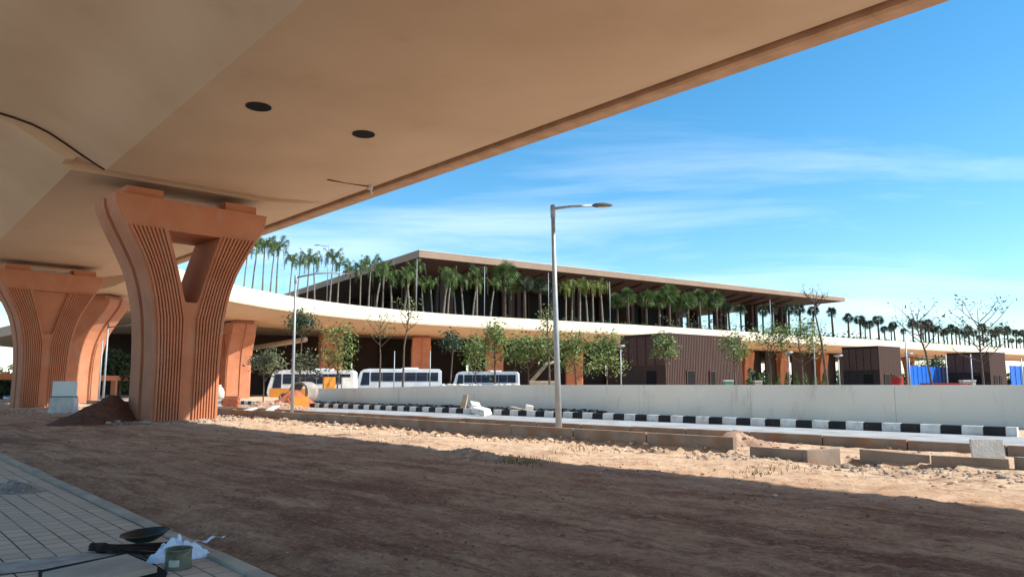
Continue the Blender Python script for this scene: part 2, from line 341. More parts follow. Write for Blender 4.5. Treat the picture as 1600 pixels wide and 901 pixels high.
# footpath of block paving, and its kerb line
def path_edge(q): return 3.05+(q-6.1)*.0585
b = MB(); qs = [-12, 6.1, 20.3, 40, 70]
for q0, q1 in zip(qs, qs[1:]):
    b.hexa([sq(-5.5, q0, -.3), sq(path_edge(q0)-.14, q0, -.3), sq(path_edge(q1)-.14, q1, -.3), sq(-5.5, q1, -.3)], [sq(-5.5, q0, .05), sq(path_edge(q0)-.14, q0, .05), sq(path_edge(q1)-.14, q1, .05), sq(-5.5, q1, .05)])
tag(b.build('footpath', 'paver'), kind='structure')
strip('bounce_slab', -46, -5.6, -40, 90, .075, 'palec')  # unseen pale slab added to bounce sunlight onto the deck soffit
pk = empty('kerb_line', (0, 0, 0), 0, 'low concrete edging between grey block paving and red soil', 'kerb')
q = -6.
while q < 60:
    b = MB(); q1 = q+.985
    a0, a1 = path_edge(q), path_edge(q1); j = random.Random(q).uniform(-.012, .012)
    b.hexa([sq(a0-.13, q, -.2), sq(a0, q, -.2), sq(a1, q1, -.2), sq(a1-.13, q1, -.2)], [sq(a0-.13, q, .075+j), sq(a0, q, .075+j), sq(a1, q1, .075+j), sq(a1-.13, q1, .075+j)])
    b.build('kerb_block', 'conc', pk); q += 1.
# service road behind the white wall where the coaches stand
b = MB(); b.hexa([(-22, 79, -.3), (34, 76, -.3), (34, 96, -.3), (-22, 96, -.3)], [(-22, 79, .3), (34, 76, .3), (34, 96, .3), (-22, 96, .3)])
tag(b.build('service_road', 'asphalt'), kind='structure')

# ============================================================ PIERS
DT = [(0, 0), (2.5, .0), (3.6, .04), (4.5, .11), (5.3, .23), (6.0, .39), (6.7, .62), (7.3, .9), (7.9, 1.22), (8.4, 1.5), (8.9, 1.75), (9.3, 1.9), (9.7, 1.95)]
def make_pier(kind='open', ribs=True, H=9.7, sc=1.):
    root = empty('bridge_pier'); HT = 9.7
    hw = lambda z: 1.43+interp(DT, z); D = 1.45; g = .19
    z0, z1 = 5.25, 8.35
    hole = lambda z: .30+.85*((z-z0)/(z1-z0))**1.15
    zs = [0, 1.2, 2.5, 3.6, 4.5, 5.25]; zr = [(z, 0) for z in zs]+[(5.25, .22), (5.3, .27), (5.45, .33)]+[(z, hole(z)) for z in (5.9, 6.3, 6.7, 7.1, 7.5, 7.9, 8.35)]+[(8.35, 0)]+[(z, 0) for z in (8.6, 8.9, 9.2, 9.3, 9.7)]
    b = MB(); fb = MB()
    for sgn in (1, -1):
        rings = []
        for z, inn in zr:
            w_ = hw(z); dd = .06
            pts = [(inn, -D), (w_-.05, -D), (w_, -D+.05), (w_, -g), (w_-.16, -g+.02), (w_-.16, g-.02), (w_, g), (w_, D-.05), (w_-.05, D), (inn, D)]
            rings.append([Vector((sgn*x, y, z)) for x, y in pts])
        n = 10; vs_ = [p for r in rings for p in r]; fs = []
        for i in range(len(rings)-1):
            solid = zr[i][1] == 0 and zr[i+1][1] == 0
            for j in range(n):
                if j == n-1 and solid: continue
                f = (i*n+j, i*n+(j+1) % n, (i+1)*n+(j+1) % n, (i+1)*n+j)
                if zr[i][0] == zr[i+1][0] and j not in (n-1,): continue
                fs.append(f if sgn > 0 else f[::-1])
        b.add(vs_, fs, False)
        t = tuple((len(rings)-1)*n+j for j in range(n)); b.add([vs_[i] for i in t], [tuple(range(n))])
    b.build('shaft', 'terra', root)
    if kind != 'open':
        p = MB(); zz = [5.25, 5.45, 5.9, 6.7, 7.5, 8.34]
        p.sweep([[Vector((-hole(max(z, 5.3)) if z > 5.3 else -.21, y, z)) for y in (-D+.22,)]+[Vector(((hole(z) if z > 5.3 else .21), -D+.22, z))]+[Vector(((hole(z) if z > 5.3 else .21), D-.22, z)), Vector((-(hole(z) if z > 5.3 else .21), D-.22, z))] for z in zz], smooth=False)
        p.build('recessed_panel', 'terra', root)
    if ribs:
        nr = 9; zz = [.02, 2.5, 3.6, 4.5, 5.3, 6.0, 6.7, 7.3, 7.9, 8.38]
        for face in ((-1, 1) if kind != 'plain' else (-1,)):
            for sgn in (-1, 1):
                r = MB()
                for i in range(nr):
                    rings = []
                    for z in zz:
                        inn = max(.24, (hole(z) if z > z0 else 0)+.10); o = hw(z)-.09
                        c = inn+(o-inn)*(i+.5)/nr; h = (o-inn)/nr*.30
                        y0, y1 = face*(D-.002), face*(D+.10)
                        rings.append([Vector((sgn*(c-h*1.15), y0, z)), Vector((sgn*(c-h*.8), y1, z)), Vector((sgn*(c+h*.8), y1, z)), Vector((sgn*(c+h*1.15), y0, z))])
                    r.sweep(rings, smooth=False)
                r.build('rib_panel', 'terra', root)
    for sgn in (-1, 1):
        p = MB(); p.box((sgn*2.15, 0, HT+.20), (1.5, 2.5, .40)); pl = p.build('plinth', 'terra', root)
        q = MB(); q.box((sgn*2.15, 0, HT+.45), (.9, 1.4, .09)); q.build('bearing', 'black', pl)
    k = MB(); k.box((0, .2, HT+.12), (2.7, 1.9, .24)); k.build('cap_upstand', 'palec', root)
    return root
P1 = (-15.25, 33.65)
pier1 = make_pier('open'); pier1.location = (*P1, -.05); pier1.rotation_euler = (0, 0, R(45))
tag(pier1, 'near terracotta Y-shaped ribbed bridge pier with see-through slot', 'bridge pier', 'terracotta bridge piers')
pier2 = make_pier('blind')
tag(pier2, 'ribbed terracotta pier with recessed triangle panel at left edge of photo', 'bridge pier', 'terracotta bridge piers')
pier2.location = (-34.4, 54.2, -.05); pier2.rotation_euler = (0, 0, R(45))
pier3 = make_pier('blind', ribs=False)
pier3.location = at(108, 600, 66).to_2d().to_3d(); pier3.rotation_euler = (0, 0, R(-6)); pier3.scale = (1.28, 1.0, .93)
tag(pier3, 'broad smooth terracotta pier in shade behind the white panel on block', 'bridge pier', 'terracotta bridge piers')

# ============================================================ MAIN VIADUCT
vd = empty('viaduct', (0, 0, 0), 0, 'cream painted concrete road viaduct passing overhead with two dark manholes', 'viaduct')
A0 = Vector((-4.8, 16.1)); A1 = Vector((-16.8, 29.7)); E0 = Vector((10.7, 17.2)); E1 = Vector((-15.2, 45.4))
dA = (A1-A0).normalized(); dE = (E1-E0).normalized(); nA = Vector((dA.y, -dA.x))  # right hand
def station(k, oA=0.):
    a = A0+dA*k
    # edge point on the transverse line through a
    # solve a + nA*w on line E
    den = nA.x*(-dE.y)+dE.x*nA.y
    d = E0-a; wd = (d.x*(-dE.y)+dE.x*d.y)/den
    return a, wd
KJ = (A1-A0).length
# (fraction or absolute, z): bottom chain left->right; offsets >8 stretch with the edge
def section(k, left=0., raise_=0.):
    a, wd = station(k)
    ch = [(-5.7+left, 12.55), (-5.7+left, 12.22), (-5.0+left, 12.10), (-3.9+left, 11.95), (-3.3+left, 11.87), (-2.7+left, 11.75), (-2.1+left, 11.54), (-1.5+left, 11.22), (-.9+left, 10.87), (-.35+left, 10.58), (-.05+left, 10.43+raise_*.6), (left, 10.40+raise_), (3.5, 10.40+raise_), (wd-5.2, 10.41+raise_), (wd-4.2, 10.46+raise_*.9), (wd-3.2, 10.56+raise_*.6), (wd-2.3, 10.70+raise_*.3), (wd-1.5, 10.88), (wd-.98, 11.04), (wd-.96, 11.34), (wd-.78, 11.36), (wd-.78, 12.5)]
    return [Vector((*(a+nA*o), z)) for o, z in ch]
def span(k0, k1, left, n=10, name='deck_span', stub=0):
    b = MB(); rings = [section(k0+(k1-k0)*i/n, left) for i in range(n+1)]
    if stub:
        rings = [section(k0, left, .35), section(k0+stub, left, .35), section(k0+stub+.01, left, 0)]+[section(k0+stub+.01+(k1-k0-stub)*i/n, left) for i in range(1, n+1)]
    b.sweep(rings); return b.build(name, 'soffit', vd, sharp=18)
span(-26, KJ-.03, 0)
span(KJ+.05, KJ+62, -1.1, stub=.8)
def edge_ring(k):
    zt = 12.9; a, wd = station(k); ch = [(wd-.77, 10.94), (wd-.68, 10.88), (wd-.04, 10.94), (wd+.05, 11.06), (wd+.05, zt), (wd-.2, zt+.05), (wd-.2, 12.51), (wd-.77, 12.51)]
    return [Vector((*(a+nA*o), z)) for o, z in ch]
k = -26.
while k < KJ+46:
    b = MB(); b.sweep([edge_ring(k), edge_ring(k+2.992)], smooth=False); b.build('edge_beam', 'edge', vd); k += 3
def lparapet(k, l):
    a, wd = station(k); return [Vector((*(a+nA*o), z)) for o, z in [(-5.75+l, 12.56), (-5.4+l, 12.56), (-5.45+l, 13.4), (-5.7+l, 13.4)]]
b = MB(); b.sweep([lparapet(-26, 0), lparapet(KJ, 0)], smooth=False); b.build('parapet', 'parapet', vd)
for px, py, r in ((404, 167, .40), (568, 210, .40)):
    p = G(px, py, 10.39); b = MB(); b.lathe([(r, .02), (r, -.012), (r-.03, -.012), (r-.03, .03)], p, 24); h = b.build('manhole', 'soap', vd)
    b = MB(); b.lathe([(r-.025, .0), (.001, .0)], p, 24); b.build('opening', 'black', h)
    b = MB(); b.tube([p+Vector((.1, 0, .02)), p+Vector((.12, .02, -.10))], .012, 5); b.build('wire', 'soap', h)
# sealant line hanging in the joint across the web
b = MB(); pts = []
for o, z in [(-5.6, 12.18), (-5.0, 12.07), (-3.9, 11.92), (-3.3, 11.84), (-2.7, 11.72), (-2.1, 11.51), (-1.5, 11.19), (-.9, 10.84), (-.35, 10.55), (-.05, 10.41)]:
    a, wd = station(KJ+.01); pts.append(Vector((*(a+nA*o), z-.01)))
b.tube(pts, .035, 6); b.build('joint_seal', 'soap', vd)
# thin conduit on the soffit ending at the edge beam
b = MB(); a0 = G(512, 281, 10.42); a1 = G(578, 292, 10.78); b.tube([a0, a0.lerp(a1, .5), a1], .028, 6); cdt = b.build('conduit', 'soap', vd)
b = MB(); b.box(a1+Vector((0, 0, -.02)), (.22, .22, .2)); b.tube([a1, a1+Vector((.1, .05, -.35))], .05, 6); b.build('junction_box', 'palec', cdt)

# ============================================================ FAR RAMP (curved)
RT = [(-31.5, 50), (-31.8, 62), (-31.5, 72), (-30.3, 82), (-26.8, 93), (-20.5, 103.5), (-10.2, 114.5), (5.4, 125), (23.6, 136.5), (54, 157.5), (100, 189), (158, 229), (260, 300), (330, 348)]
def catmull(P, n=8):
    out = []
    for i in range(len(P)-1):
        p0 = Vector(P[max(i-1, 0)]); p1 = Vector(P[i]); p2 = Vector(P[i+1]); p3 = Vector(P[min(i+2, len(P)-1)])
        for j in range(n):
            t = j/n; out.append(.5*((2*p1)+(p2-p0)*t+(2*p0-5*p1+4*p2-p3)*t*t+(3*p1-p0-3*p2+p3)*t**3))
    out.append(Vector(P[-1])); return out
rc = catmull(RT)
def rnorm(i):
    d = (rc[min(i+1, len(rc)-1)]-rc[max(i-1, 0)]).normalized(); return Vector((-d.y, d.x))   # away from camera (left of travel)
rp = empty('ramp_viaduct', (0, 0, 0), 0, 'curved elevated road with sunlit white parapet in front of the terminal', 'viaduct')
ch = [(.25, 11.9), (.25, 10.95), (.6, 10.55), (1.1, 10.2), (1.9, 9.85), (2.9, 9.6), (4.0, 9.48), (4.6, 9.45), (10.5, 9.45), (13.5, 10.6), (15.2, 11.2), (15.2, 11.9)]
b = MB(); b.sweep([[Vector((*(rc[i]+rnorm(i)*o), z)) for o, z in ch] for i in range(8, len(rc))]); b.build('deck_span', 'soffit', rp, sharp=35)
pch = [(0, 12.5), (-.04, 11.8), (-.02, 10.85), (.1, 10.6), (.24, 10.6), (.24, 11.91), (.34, 11.91), (.30, 12.5)]
i = 8
while i < len(rc)-1:
    b = MB(); P = rc[i]; Q = rc[i+1]; nseg = max(1, int((Q-P).length/2.4))
    for s_ in range(nseg):
        a = P.lerp(Q, s_/nseg); c = P.lerp(Q, (s_+1)/nseg-.006/nseg*2); na_ = rnorm(i).lerp(rnorm(i+1), s_/nseg); nb_ = rnorm(i).lerp(rnorm(i+1), (s_+1)/nseg)
        b.sweep([[Vector((*(a+na_*o), z)) for o, z in pch], [Vector((*(c+nb_*o), z)) for o, z in pch]], smooth=False)
    b.build('parapet', 'parapet', rp); i += 1
def rpoint(px):
    # point of the ramp edge seen at a given column
    best = min(range(len(rc)), key=lambda i: abs((rc[i].x/(rc[i].y*.9917+8*.1288))*FPX+800-px) + (0 if i > 24 else 1e4)); return best
smallp = make_pier('blind', ribs=True)
smallp.location = (0, 0, 0)
first = True
pd = [(370, 4, 'terracotta pier just right of the near ribbed pier, under the curved ramp', 40), (516, 5.0, 'terracotta pier rising behind the white and orange coach', 20), (656, 5.0, 'terracotta pier above the right end of the middle white coach', 12), (772, 5.0, 'terracotta pier above the right-hand white coach, behind leafy saplings', 10), (896, 5, 'terracotta pier just right of the near street lamp, behind saplings', 5),
      (1010, 6, 'terracotta pier hidden behind the left of the large brown cube', 5), (1168, 6, 'slim shaded pier at the right end of the large brown cube', 5), (1222, 6, 'shaded terracotta pier above the row of small conical shrubs', 5), (1284, 6, 'shaded terracotta pier between shrubs and second dark cube', 5), (1420, 6, 'shaded pier above the blue hoarding between dark cubes', 5), (1490, 6, 'shaded pier behind the third dark cube', 5)]
for px, off, lab, rz in pd:
    of_ = off+(3.0 if px < 950 else 5); bst = None
    for i_ in range(20, len(rc)-1):
        for f_ in (0, .25, .5, .75):
            e_ = rc[i_].lerp(rc[i_+1], f_)+rnorm(i_)*of_; pr = e_.x/(e_.y*.9917+4*.1288)*FPX+800
            if bst is None or abs(pr-px) < bst[0]: bst = (abs(pr-px), i_, e_)
    i, c = bst[1], bst[2]
    o = smallp if first else copy_tree(smallp); first = False
    d = (rc[min(i+1, len(rc)-1)]-rc[i-1]).normalized(); o.location = (c.x, c.y, -.05)
    o.rotation_euler = (0, 0, math.atan2(d.y, d.x)+R(60 if px < 900 else 90)); o.scale = ((.8 if px < 400 else .72 if px < 950 else .36), 1, .935)
    tag(o, lab, 'bridge pier', 'terracotta bridge piers')

# plaza deck behind the ramp: carries terminal and palms
b = MB(); top = []; 
idx = [i for i in range(24, len(rc)) if rc[i].x < 105]
front = [rc[i]+rnorm(i)*15.3 for i in idx]
poly = front+[Vector((150, 250)), Vector((60, 330)), Vector((-130, 270)), Vector((-110, 150))]
n = len(poly); b.add([(*p, 9.9) for p in poly]+[(*p, 11.6) for p in poly], [tuple(range(n))[::-1], tuple(range(n, 2*n))]+[(i, (i+1) % n, n+(i+1) % n, n+i) for i in range(n)])
tag(b.build('plaza_deck', 'conc'), kind='structure')

# ============================================================ TERMINAL
tm = empty('terminal_building', (0, 0, 0), 0, 'long low terminal with wide flat overhanging bronze roof on clustered columns', 'building')
C0 = Vector((-18.3, 143.8)); CR = Vector((102, 225)); er = (CR-C0).normalized(); el_ = Vector((-er.y, er.x))
LR = (CR-C0).length; LL = 120
# local frame: u along right edge, v along left edge
def T(u, v, z): p = C0+er*u+el_*v; return Vector((p.x, p.y, z))
ZR = 28.0
b = MB(); vs_ = [T(0, 0, ZR), T(LR, 0, ZR), T(LR, LL, ZR), T(0, LL, ZR), T(0, 0, ZR-1.5), T(LR, 0, ZR-1.2), T(LR, LL, ZR-1.2), T(0, LL, ZR-1.5)]
b.add(vs_, [(0, 1, 2, 3), (4, 5, 1, 0), (5, 6, 2, 1), (6, 7, 3, 2), (7, 4, 0, 3)]); rf = b.build('roof', 'bronze', tm)
b = MB(); i_ = 11
vs_ = [T(.05, .05, ZR-1.49), T(LR-.05, .05, ZR-1.19), T(LR-.05, LL, ZR-1.19), T(.05, LL, ZR-1.49), T(i_, i_, ZR-3.0), T(LR-16, i_, ZR-3.0), T(LR-16, LL-i_, ZR-3.0), T(i_, LL-i_, ZR-3.0)]
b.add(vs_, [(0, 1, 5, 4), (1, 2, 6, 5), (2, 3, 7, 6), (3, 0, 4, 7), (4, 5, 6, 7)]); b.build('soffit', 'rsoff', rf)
b = MB(); b.add([T(-.05, -.05, ZR+.02), T(LR+.05, -.05, ZR+.02), T(LR+.05, .35, ZR+.02), T(-.05, .35, ZR+.02), T(-.05, -.05, ZR-.12), T(LR+.05, -.05, ZR-.12), T(LR+.05, .35, ZR-.12), T(-.05, .35, ZR-.12)], [(0, 1, 2, 3), (7, 6, 5, 4), (4, 5, 1, 0), (5, 6, 2, 1), (6, 7, 3, 2), (7, 4, 0, 3)]); b.build('coping', 'palec', rf)
# soffit battens (pattern) as one part
b = MB()
for u in range(14, int(LR)-18, 6):
    b.hexa([T(u, i_-9, ZR-2.15), T(u+.5, i_-9, ZR-2.15), T(u+.5, i_, ZR-3.5), T(u, i_, ZR-3.5)], [T(u, i_-9, ZR-1.9), T(u+.5, i_-9, ZR-1.9), T(u+.5, i_, ZR-3.0), T(u, i_, ZR-3.0)])
b.build('batten', 'brown', rf)
# enclosed hall (dark glass with brown fins)
U0, U1, V0, V1 = 20, 92, 26, 100
b = MB(); b.add([T(U0, V0, 11.5), T(U1, V0, 11.5), T(U1, V1, 11.5), T(U0, V1, 11.5), T(U0, V0, ZR-3), T(U1, V0, ZR-3), T(U1, V1, ZR-3), T(U0, V1, ZR-3)], [(0, 1, 5, 4), (1, 2, 6, 5), (2, 3, 7, 6), (3, 0, 4, 7)]); b.build('glass_wall', 'glassd', tm)
for u in range(U0, U1+1, 8):
    b = MB(); b.hexa([T(u, V0-.8, 11.5), T(u+.6, V0-.8, 11.5), T(u+.6, V0-.02, 11.5), T(u, V0-.02, 11.5)], [T(u, V0-.8, ZR-3.02), T(u+.6, V0-.8, ZR-3.02), T(u+.6, V0-.02, ZR-3.02), T(u, V0-.02, ZR-3.02)]); b.build('wall_fin', 'brown', tm)
for v in range(V0+6, V1, 9):
    b = MB(); b.hexa([T(U0-.8, v, 11.5), T(U0-.02, v, 11.5), T(U0-.02, v+.6, 11.5), T(U0-.8, v+.6, 11.5)], [T(U0-.8, v, ZR-3.02), T(U0-.02, v, ZR-3.02), T(U0-.02, v+.6, ZR-3.02), T(U0-.8, v+.6, ZR-3.02)]); b.build('wall_fin', 'brown', tm)
def cluster(u, v, name='column'):
    r = None; b = MB()
    for du, dv_ in ((-.9, -.9), (.9, -.9), (.9, .9), (-.9, .9)):
        p = T(u+du, v+dv_, 0)
        b.box((p.x, p.y, (11.6+ZR-2.0)/2), (.95, .95, ZR-2.0-11.6), Matrix.Rotation(math.atan2(er.y, er.x), 3, 'Z'))
    b.build(name, 'brown', tm)
for u in (13, 31, 49, 67, 85, 103, 117, 131): cluster(u, 13)
for v in (31, 49, 67): cluster(13, v)
for u, v in ((103, 36), (117, 36), (131, 36), (103, 60), (117, 60), (131, 60), (131, 84), (110, 84)): cluster(u, v)
# lower storey under the plaza: brown panelled walls and dark openings
lw = empty('lower_hall', (0, 0, 0), 0, 'shaded ground floor hall below the plaza with brown panels and dark bays', 'building')
rr = random.Random(4)
base = [(-78, 118), (-44, 124), (-20, 134), (4, 146), (36, 160), (60, 175), (86, 194), (112, 214)]
for (xa, ya), (xb, yb) in zip(base, base[1:]):
    Pv, Qv = Vector((xa, ya)), Vector((xb, yb)); nb = 6
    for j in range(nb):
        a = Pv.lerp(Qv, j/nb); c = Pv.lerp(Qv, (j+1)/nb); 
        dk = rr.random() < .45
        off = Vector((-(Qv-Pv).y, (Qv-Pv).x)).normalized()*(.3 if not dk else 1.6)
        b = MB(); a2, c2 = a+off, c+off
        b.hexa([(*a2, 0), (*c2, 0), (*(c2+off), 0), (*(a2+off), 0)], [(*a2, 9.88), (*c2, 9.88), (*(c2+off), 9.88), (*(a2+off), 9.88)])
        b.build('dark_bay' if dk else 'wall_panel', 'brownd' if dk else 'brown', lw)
# light steel canopy beam seen under the ramp
b = MB(); b.tube([at(385, 545, 108), at(478, 530, 100)], .35, 6); tag(b.build('canopy_beam', 'conc'), 'pale sloping beam under the ramp behind the pale olive tree', 'beam')

# ============================================================ VEGETATION
def frond(b, base, az, length, rise, droop, width, n=8, dens=1, rnd=random):
    pts = []
    for i in range(n+1):
        t = i/n; r = length*(math.sin(min(1, t*1.15)*math.pi/2)*.85*(1-.12*t)); z = rise*math.sin(t*math.pi*.62)-droop*t**2.3
        pts.append(base+Vector((math.cos(az)*r, math.sin(az)*r, z)))
    side = Vector((-math.sin(az), math.cos(az), 0)); vs_ = []; fs = []
    for i in range(1, n):
        p, q = pts[i], pts[i+1]; t = i/n; wv = width*math.sin(math.pi*min(1, .15+t*.85))**.6
        for sgn in (-1, 1):
            for k_ in (0, .33, .66):
                a = p.lerp(q, k_); c = p.lerp(q, k_+.30)
                tip = a.lerp(c, .5)+side*sgn*wv+Vector((0, 0, -wv*rnd.uniform(.05, .6)))+(q-p)*rnd.uniform(.4, 1.)
                o = len(vs_); vs_ += [a, c, tip]; fs.append((o, o+1, o+2))
    b.add(vs_, fs)
    b.add([pts[0]+side*.04, pts[0]-side*.04, pts[n//2]-side*.03, pts[n//2]+side*.03, pts[n], ], [(0, 1, 2, 3), (3, 2, 4)])
def royal_palm(seed, h=7., leaf='palm', L_=1.7, lean=0.3, tr=.17, nf=13):
    rnd = random.Random(seed); root = empty('palm_tree')
    tp = Vector((lean, lean*.3, h)); tb = MB()
    tb.tube([(0, 0, -.2), (lean*.15, 0, h*.3), (lean*.5, lean*.1, h*.65), tp*.92, tp], [tr*1.25, tr*1.1, tr*.9, tr*.75, tr*.55], 7); tb.build('trunk', 'ptrunk', root)
    fb = MB()
    # crownshaft
    fb.tube([tp*.93, tp+Vector((0, 0, .45))], [tr*.85, tr*.5], 6)
    for i in range(nf):
        az = i*2.4+rnd.uniform(-.3, .3); up = i/nf
        frond(fb, tp+Vector((0, 0, .25)), az, L_*rnd.uniform(.8, 1.1), L_*(.45+.65*up), L_*(1.05-.75*up)*rnd.uniform(.8, 1.1), .27*L_, rnd=rnd)
    fb.build('crown', leaf, root); return root
def fan_palm(seed, h=6., leaf='palmd', R_=1.3, tr=.26):
    rnd = random.Random(seed); root = empty('palm_tree'); tb = MB(); tp = Vector((rnd.uniform(-.2, .2), 0, h))
    tb.tube([(0, 0, -.2), tp*.5, tp], [tr*1.2, tr, tr*.9], 8); tb.build('trunk', 'ptrunk2', root)
    fb = MB()
    for i in range(44):
        az = rnd.uniform(0, 6.28); el = rnd.uniform(-.95, 1.35); d = Vector((math.cos(az)*math.cos(el), math.sin(az)*math.cos(el), math.sin(el)))
        c = tp+d*R_*rnd.uniform(.35, .65); r = R_*rnd.uniform(.5, .72); s = d.orthogonal().normalized(); u = d.cross(s); a0 = rnd.uniform(0, 6.28); s, u = s*math.cos(a0)+u*math.sin(a0), u*math.cos(a0)-s*math.sin(a0)
        vs_ = [c-d*r*.15]; fs = []
        for j in range(9):
            g = -1.5+3.0*j/8; t_ = c+(d*math.cos(g)+s*math.sin(g))*r*rnd.uniform(.8, 1.15)+Vector((0, 0, -.22*r)); w0 = c+(d*math.cos(g-.13)+s*math.sin(g-.13))*r*.5; w1 = c+(d*math.cos(g+.13)+s*math.sin(g+.13))*r*.5
            o_ = len(vs_); vs_ += [w0, t_, w1]; fs.append((0, o_, o_+1, o_+2))
        fb.add(vs_, fs); fb.tube([tp, c], .025, 3, cap=False)
    fb.build('crown', leaf, root); return root
def place(o, p, s=1., rz=0.):
    o.location = p; o.scale = (s, s, s); o.rotation_euler = (0, 0, rz); return o
PR = [royal_palm(s_, 7, 'palm', 1.7, le, .10) for s_, le in ((1, .3), (2, -.4), (3, .15))]
PRs = [royal_palm(s_, 4.6, 'palm', 1.25, le, .10, 10) for s_, le in ((11, .5), (12, -.3))]
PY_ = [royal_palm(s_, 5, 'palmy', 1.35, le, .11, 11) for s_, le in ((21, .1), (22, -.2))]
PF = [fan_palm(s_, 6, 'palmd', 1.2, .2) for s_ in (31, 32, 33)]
PFg = [fan_palm(s_, 6.4, 'palm', 1.65, .2) for s_ in (41, 42)]
used = set()
def inst(protos, k_, *a):
    o = protos[k_ % len(protos)]
    if id(o) in used: o = copy_tree(o)
    else: used.add(id(o))
    return o
def palm_row(protos, H, spec, name, place_txt, grp, tops):
    # spec: list of (px, crown-centre py, base py, depth)
    spec = sorted(spec)
    for k_, (px, pc, Y) in enumerate(spec):
        o = inst(protos, k_); c = at(px, pc, Y); zb = 11.6; s = max(.35, (c.z-zb)/H)
        x = at(px, 500, Y).x
        place(o, (x, Y, zb), s, random.Random(px).uniform(0, 6.28))
        lab = '%s, %s %s' % (name, ORD[k_], place_txt)
        tag(o, lab, 'palm tree', grp)
gp = 'palm trees on the raised plaza'
palm_row(PR, 7.4, [(378, 396, 92), (391, 386, 95), (408, 385, 98), (420, 391, 94), (430, 387, 99)], 'tall thin palm against the sky', 'in clump beside near pier', gp, 0)
palm_row(PR, 7.4, [(450, 408, 107), (462, 413, 104), (478, 404, 110), (491, 412, 113), (514, 404, 112), (526, 415, 118), (545, 424, 120)], 'full drooping palm', 'in group behind left street lamp', gp, 0)
palm_row(PR, 7.5, [(562, 418, 122), (575, 413, 124), (597, 418, 126), (650, 420, 132)], 'dark arched palm', 'along left slope of roof', gp, 0)
palm_row(PRs, 4.6, [(585, 436, 128), (612, 440, 130), (630, 436, 130), (640, 440, 126), (676, 448, 134), (692, 436, 131), (699, 445, 130), (724, 444, 133), (738, 450, 134), (745, 436, 135), (662, 452, 131), (712, 452, 133), (765, 450, 136)], 'slender one-sided palm', 'before dark glass at roof corner', gp, 0)
palm_row(PFg, 6.4, [(788, 430, 139), (797, 441, 142)], 'bushy green palm', 'of pair left of near lamp', gp, 0)
palm_row(PF, 6, [(820, 444, 140), (845, 446, 141), (861, 452, 143)], 'dark ragged palm before the glass', 'of trio crossed by near lamp pole', gp, 0)
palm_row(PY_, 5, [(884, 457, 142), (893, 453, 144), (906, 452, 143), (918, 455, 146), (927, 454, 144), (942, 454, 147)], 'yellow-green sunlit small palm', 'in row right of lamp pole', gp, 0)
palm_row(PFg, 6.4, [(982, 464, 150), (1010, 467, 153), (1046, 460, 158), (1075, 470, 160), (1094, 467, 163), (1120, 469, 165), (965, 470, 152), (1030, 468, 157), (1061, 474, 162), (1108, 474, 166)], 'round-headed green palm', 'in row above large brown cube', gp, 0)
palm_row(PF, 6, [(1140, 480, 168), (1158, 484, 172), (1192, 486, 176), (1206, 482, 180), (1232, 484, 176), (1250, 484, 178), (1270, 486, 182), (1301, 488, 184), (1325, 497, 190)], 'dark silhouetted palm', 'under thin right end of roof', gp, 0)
rnd = random.Random(7); xs = [1345, 1352, 1360, 1374, 1383, 1393, 1399, 1412, 1427, 1439, 1446, 1452, 1458, 1466, 1475, 1481, 1488, 1494, 1500, 1507, 1514, 1521, 1529, 1536, 1542, 1549, 1556, 1562, 1569, 1575, 1581, 1587, 1593, 1599]
for k_, px in enumerate(xs):
    f = (px-1345)/255; Y = 196+f*55+rnd.uniform(-3, 18); o = inst(PF, k_); yt = 496+f*20+rnd.uniform(-8, 10); c = at(px, yt+9, Y)
    place(o, (at(px, 530, Y).x, Y, 11.0), max(.3, (c.z-11.)/6), rnd.uniform(0, 6.28)); o.scale[0] *= .85
    tag(o, 'small dark palm in the far row along the elevated road right of the roof', 'palm tree', 'far row of palms along the elevated road')
# planter bed under that row
i0 = [i for i in range(len(rc)) if rc[i].x > 90 and rc[i].x < 300]

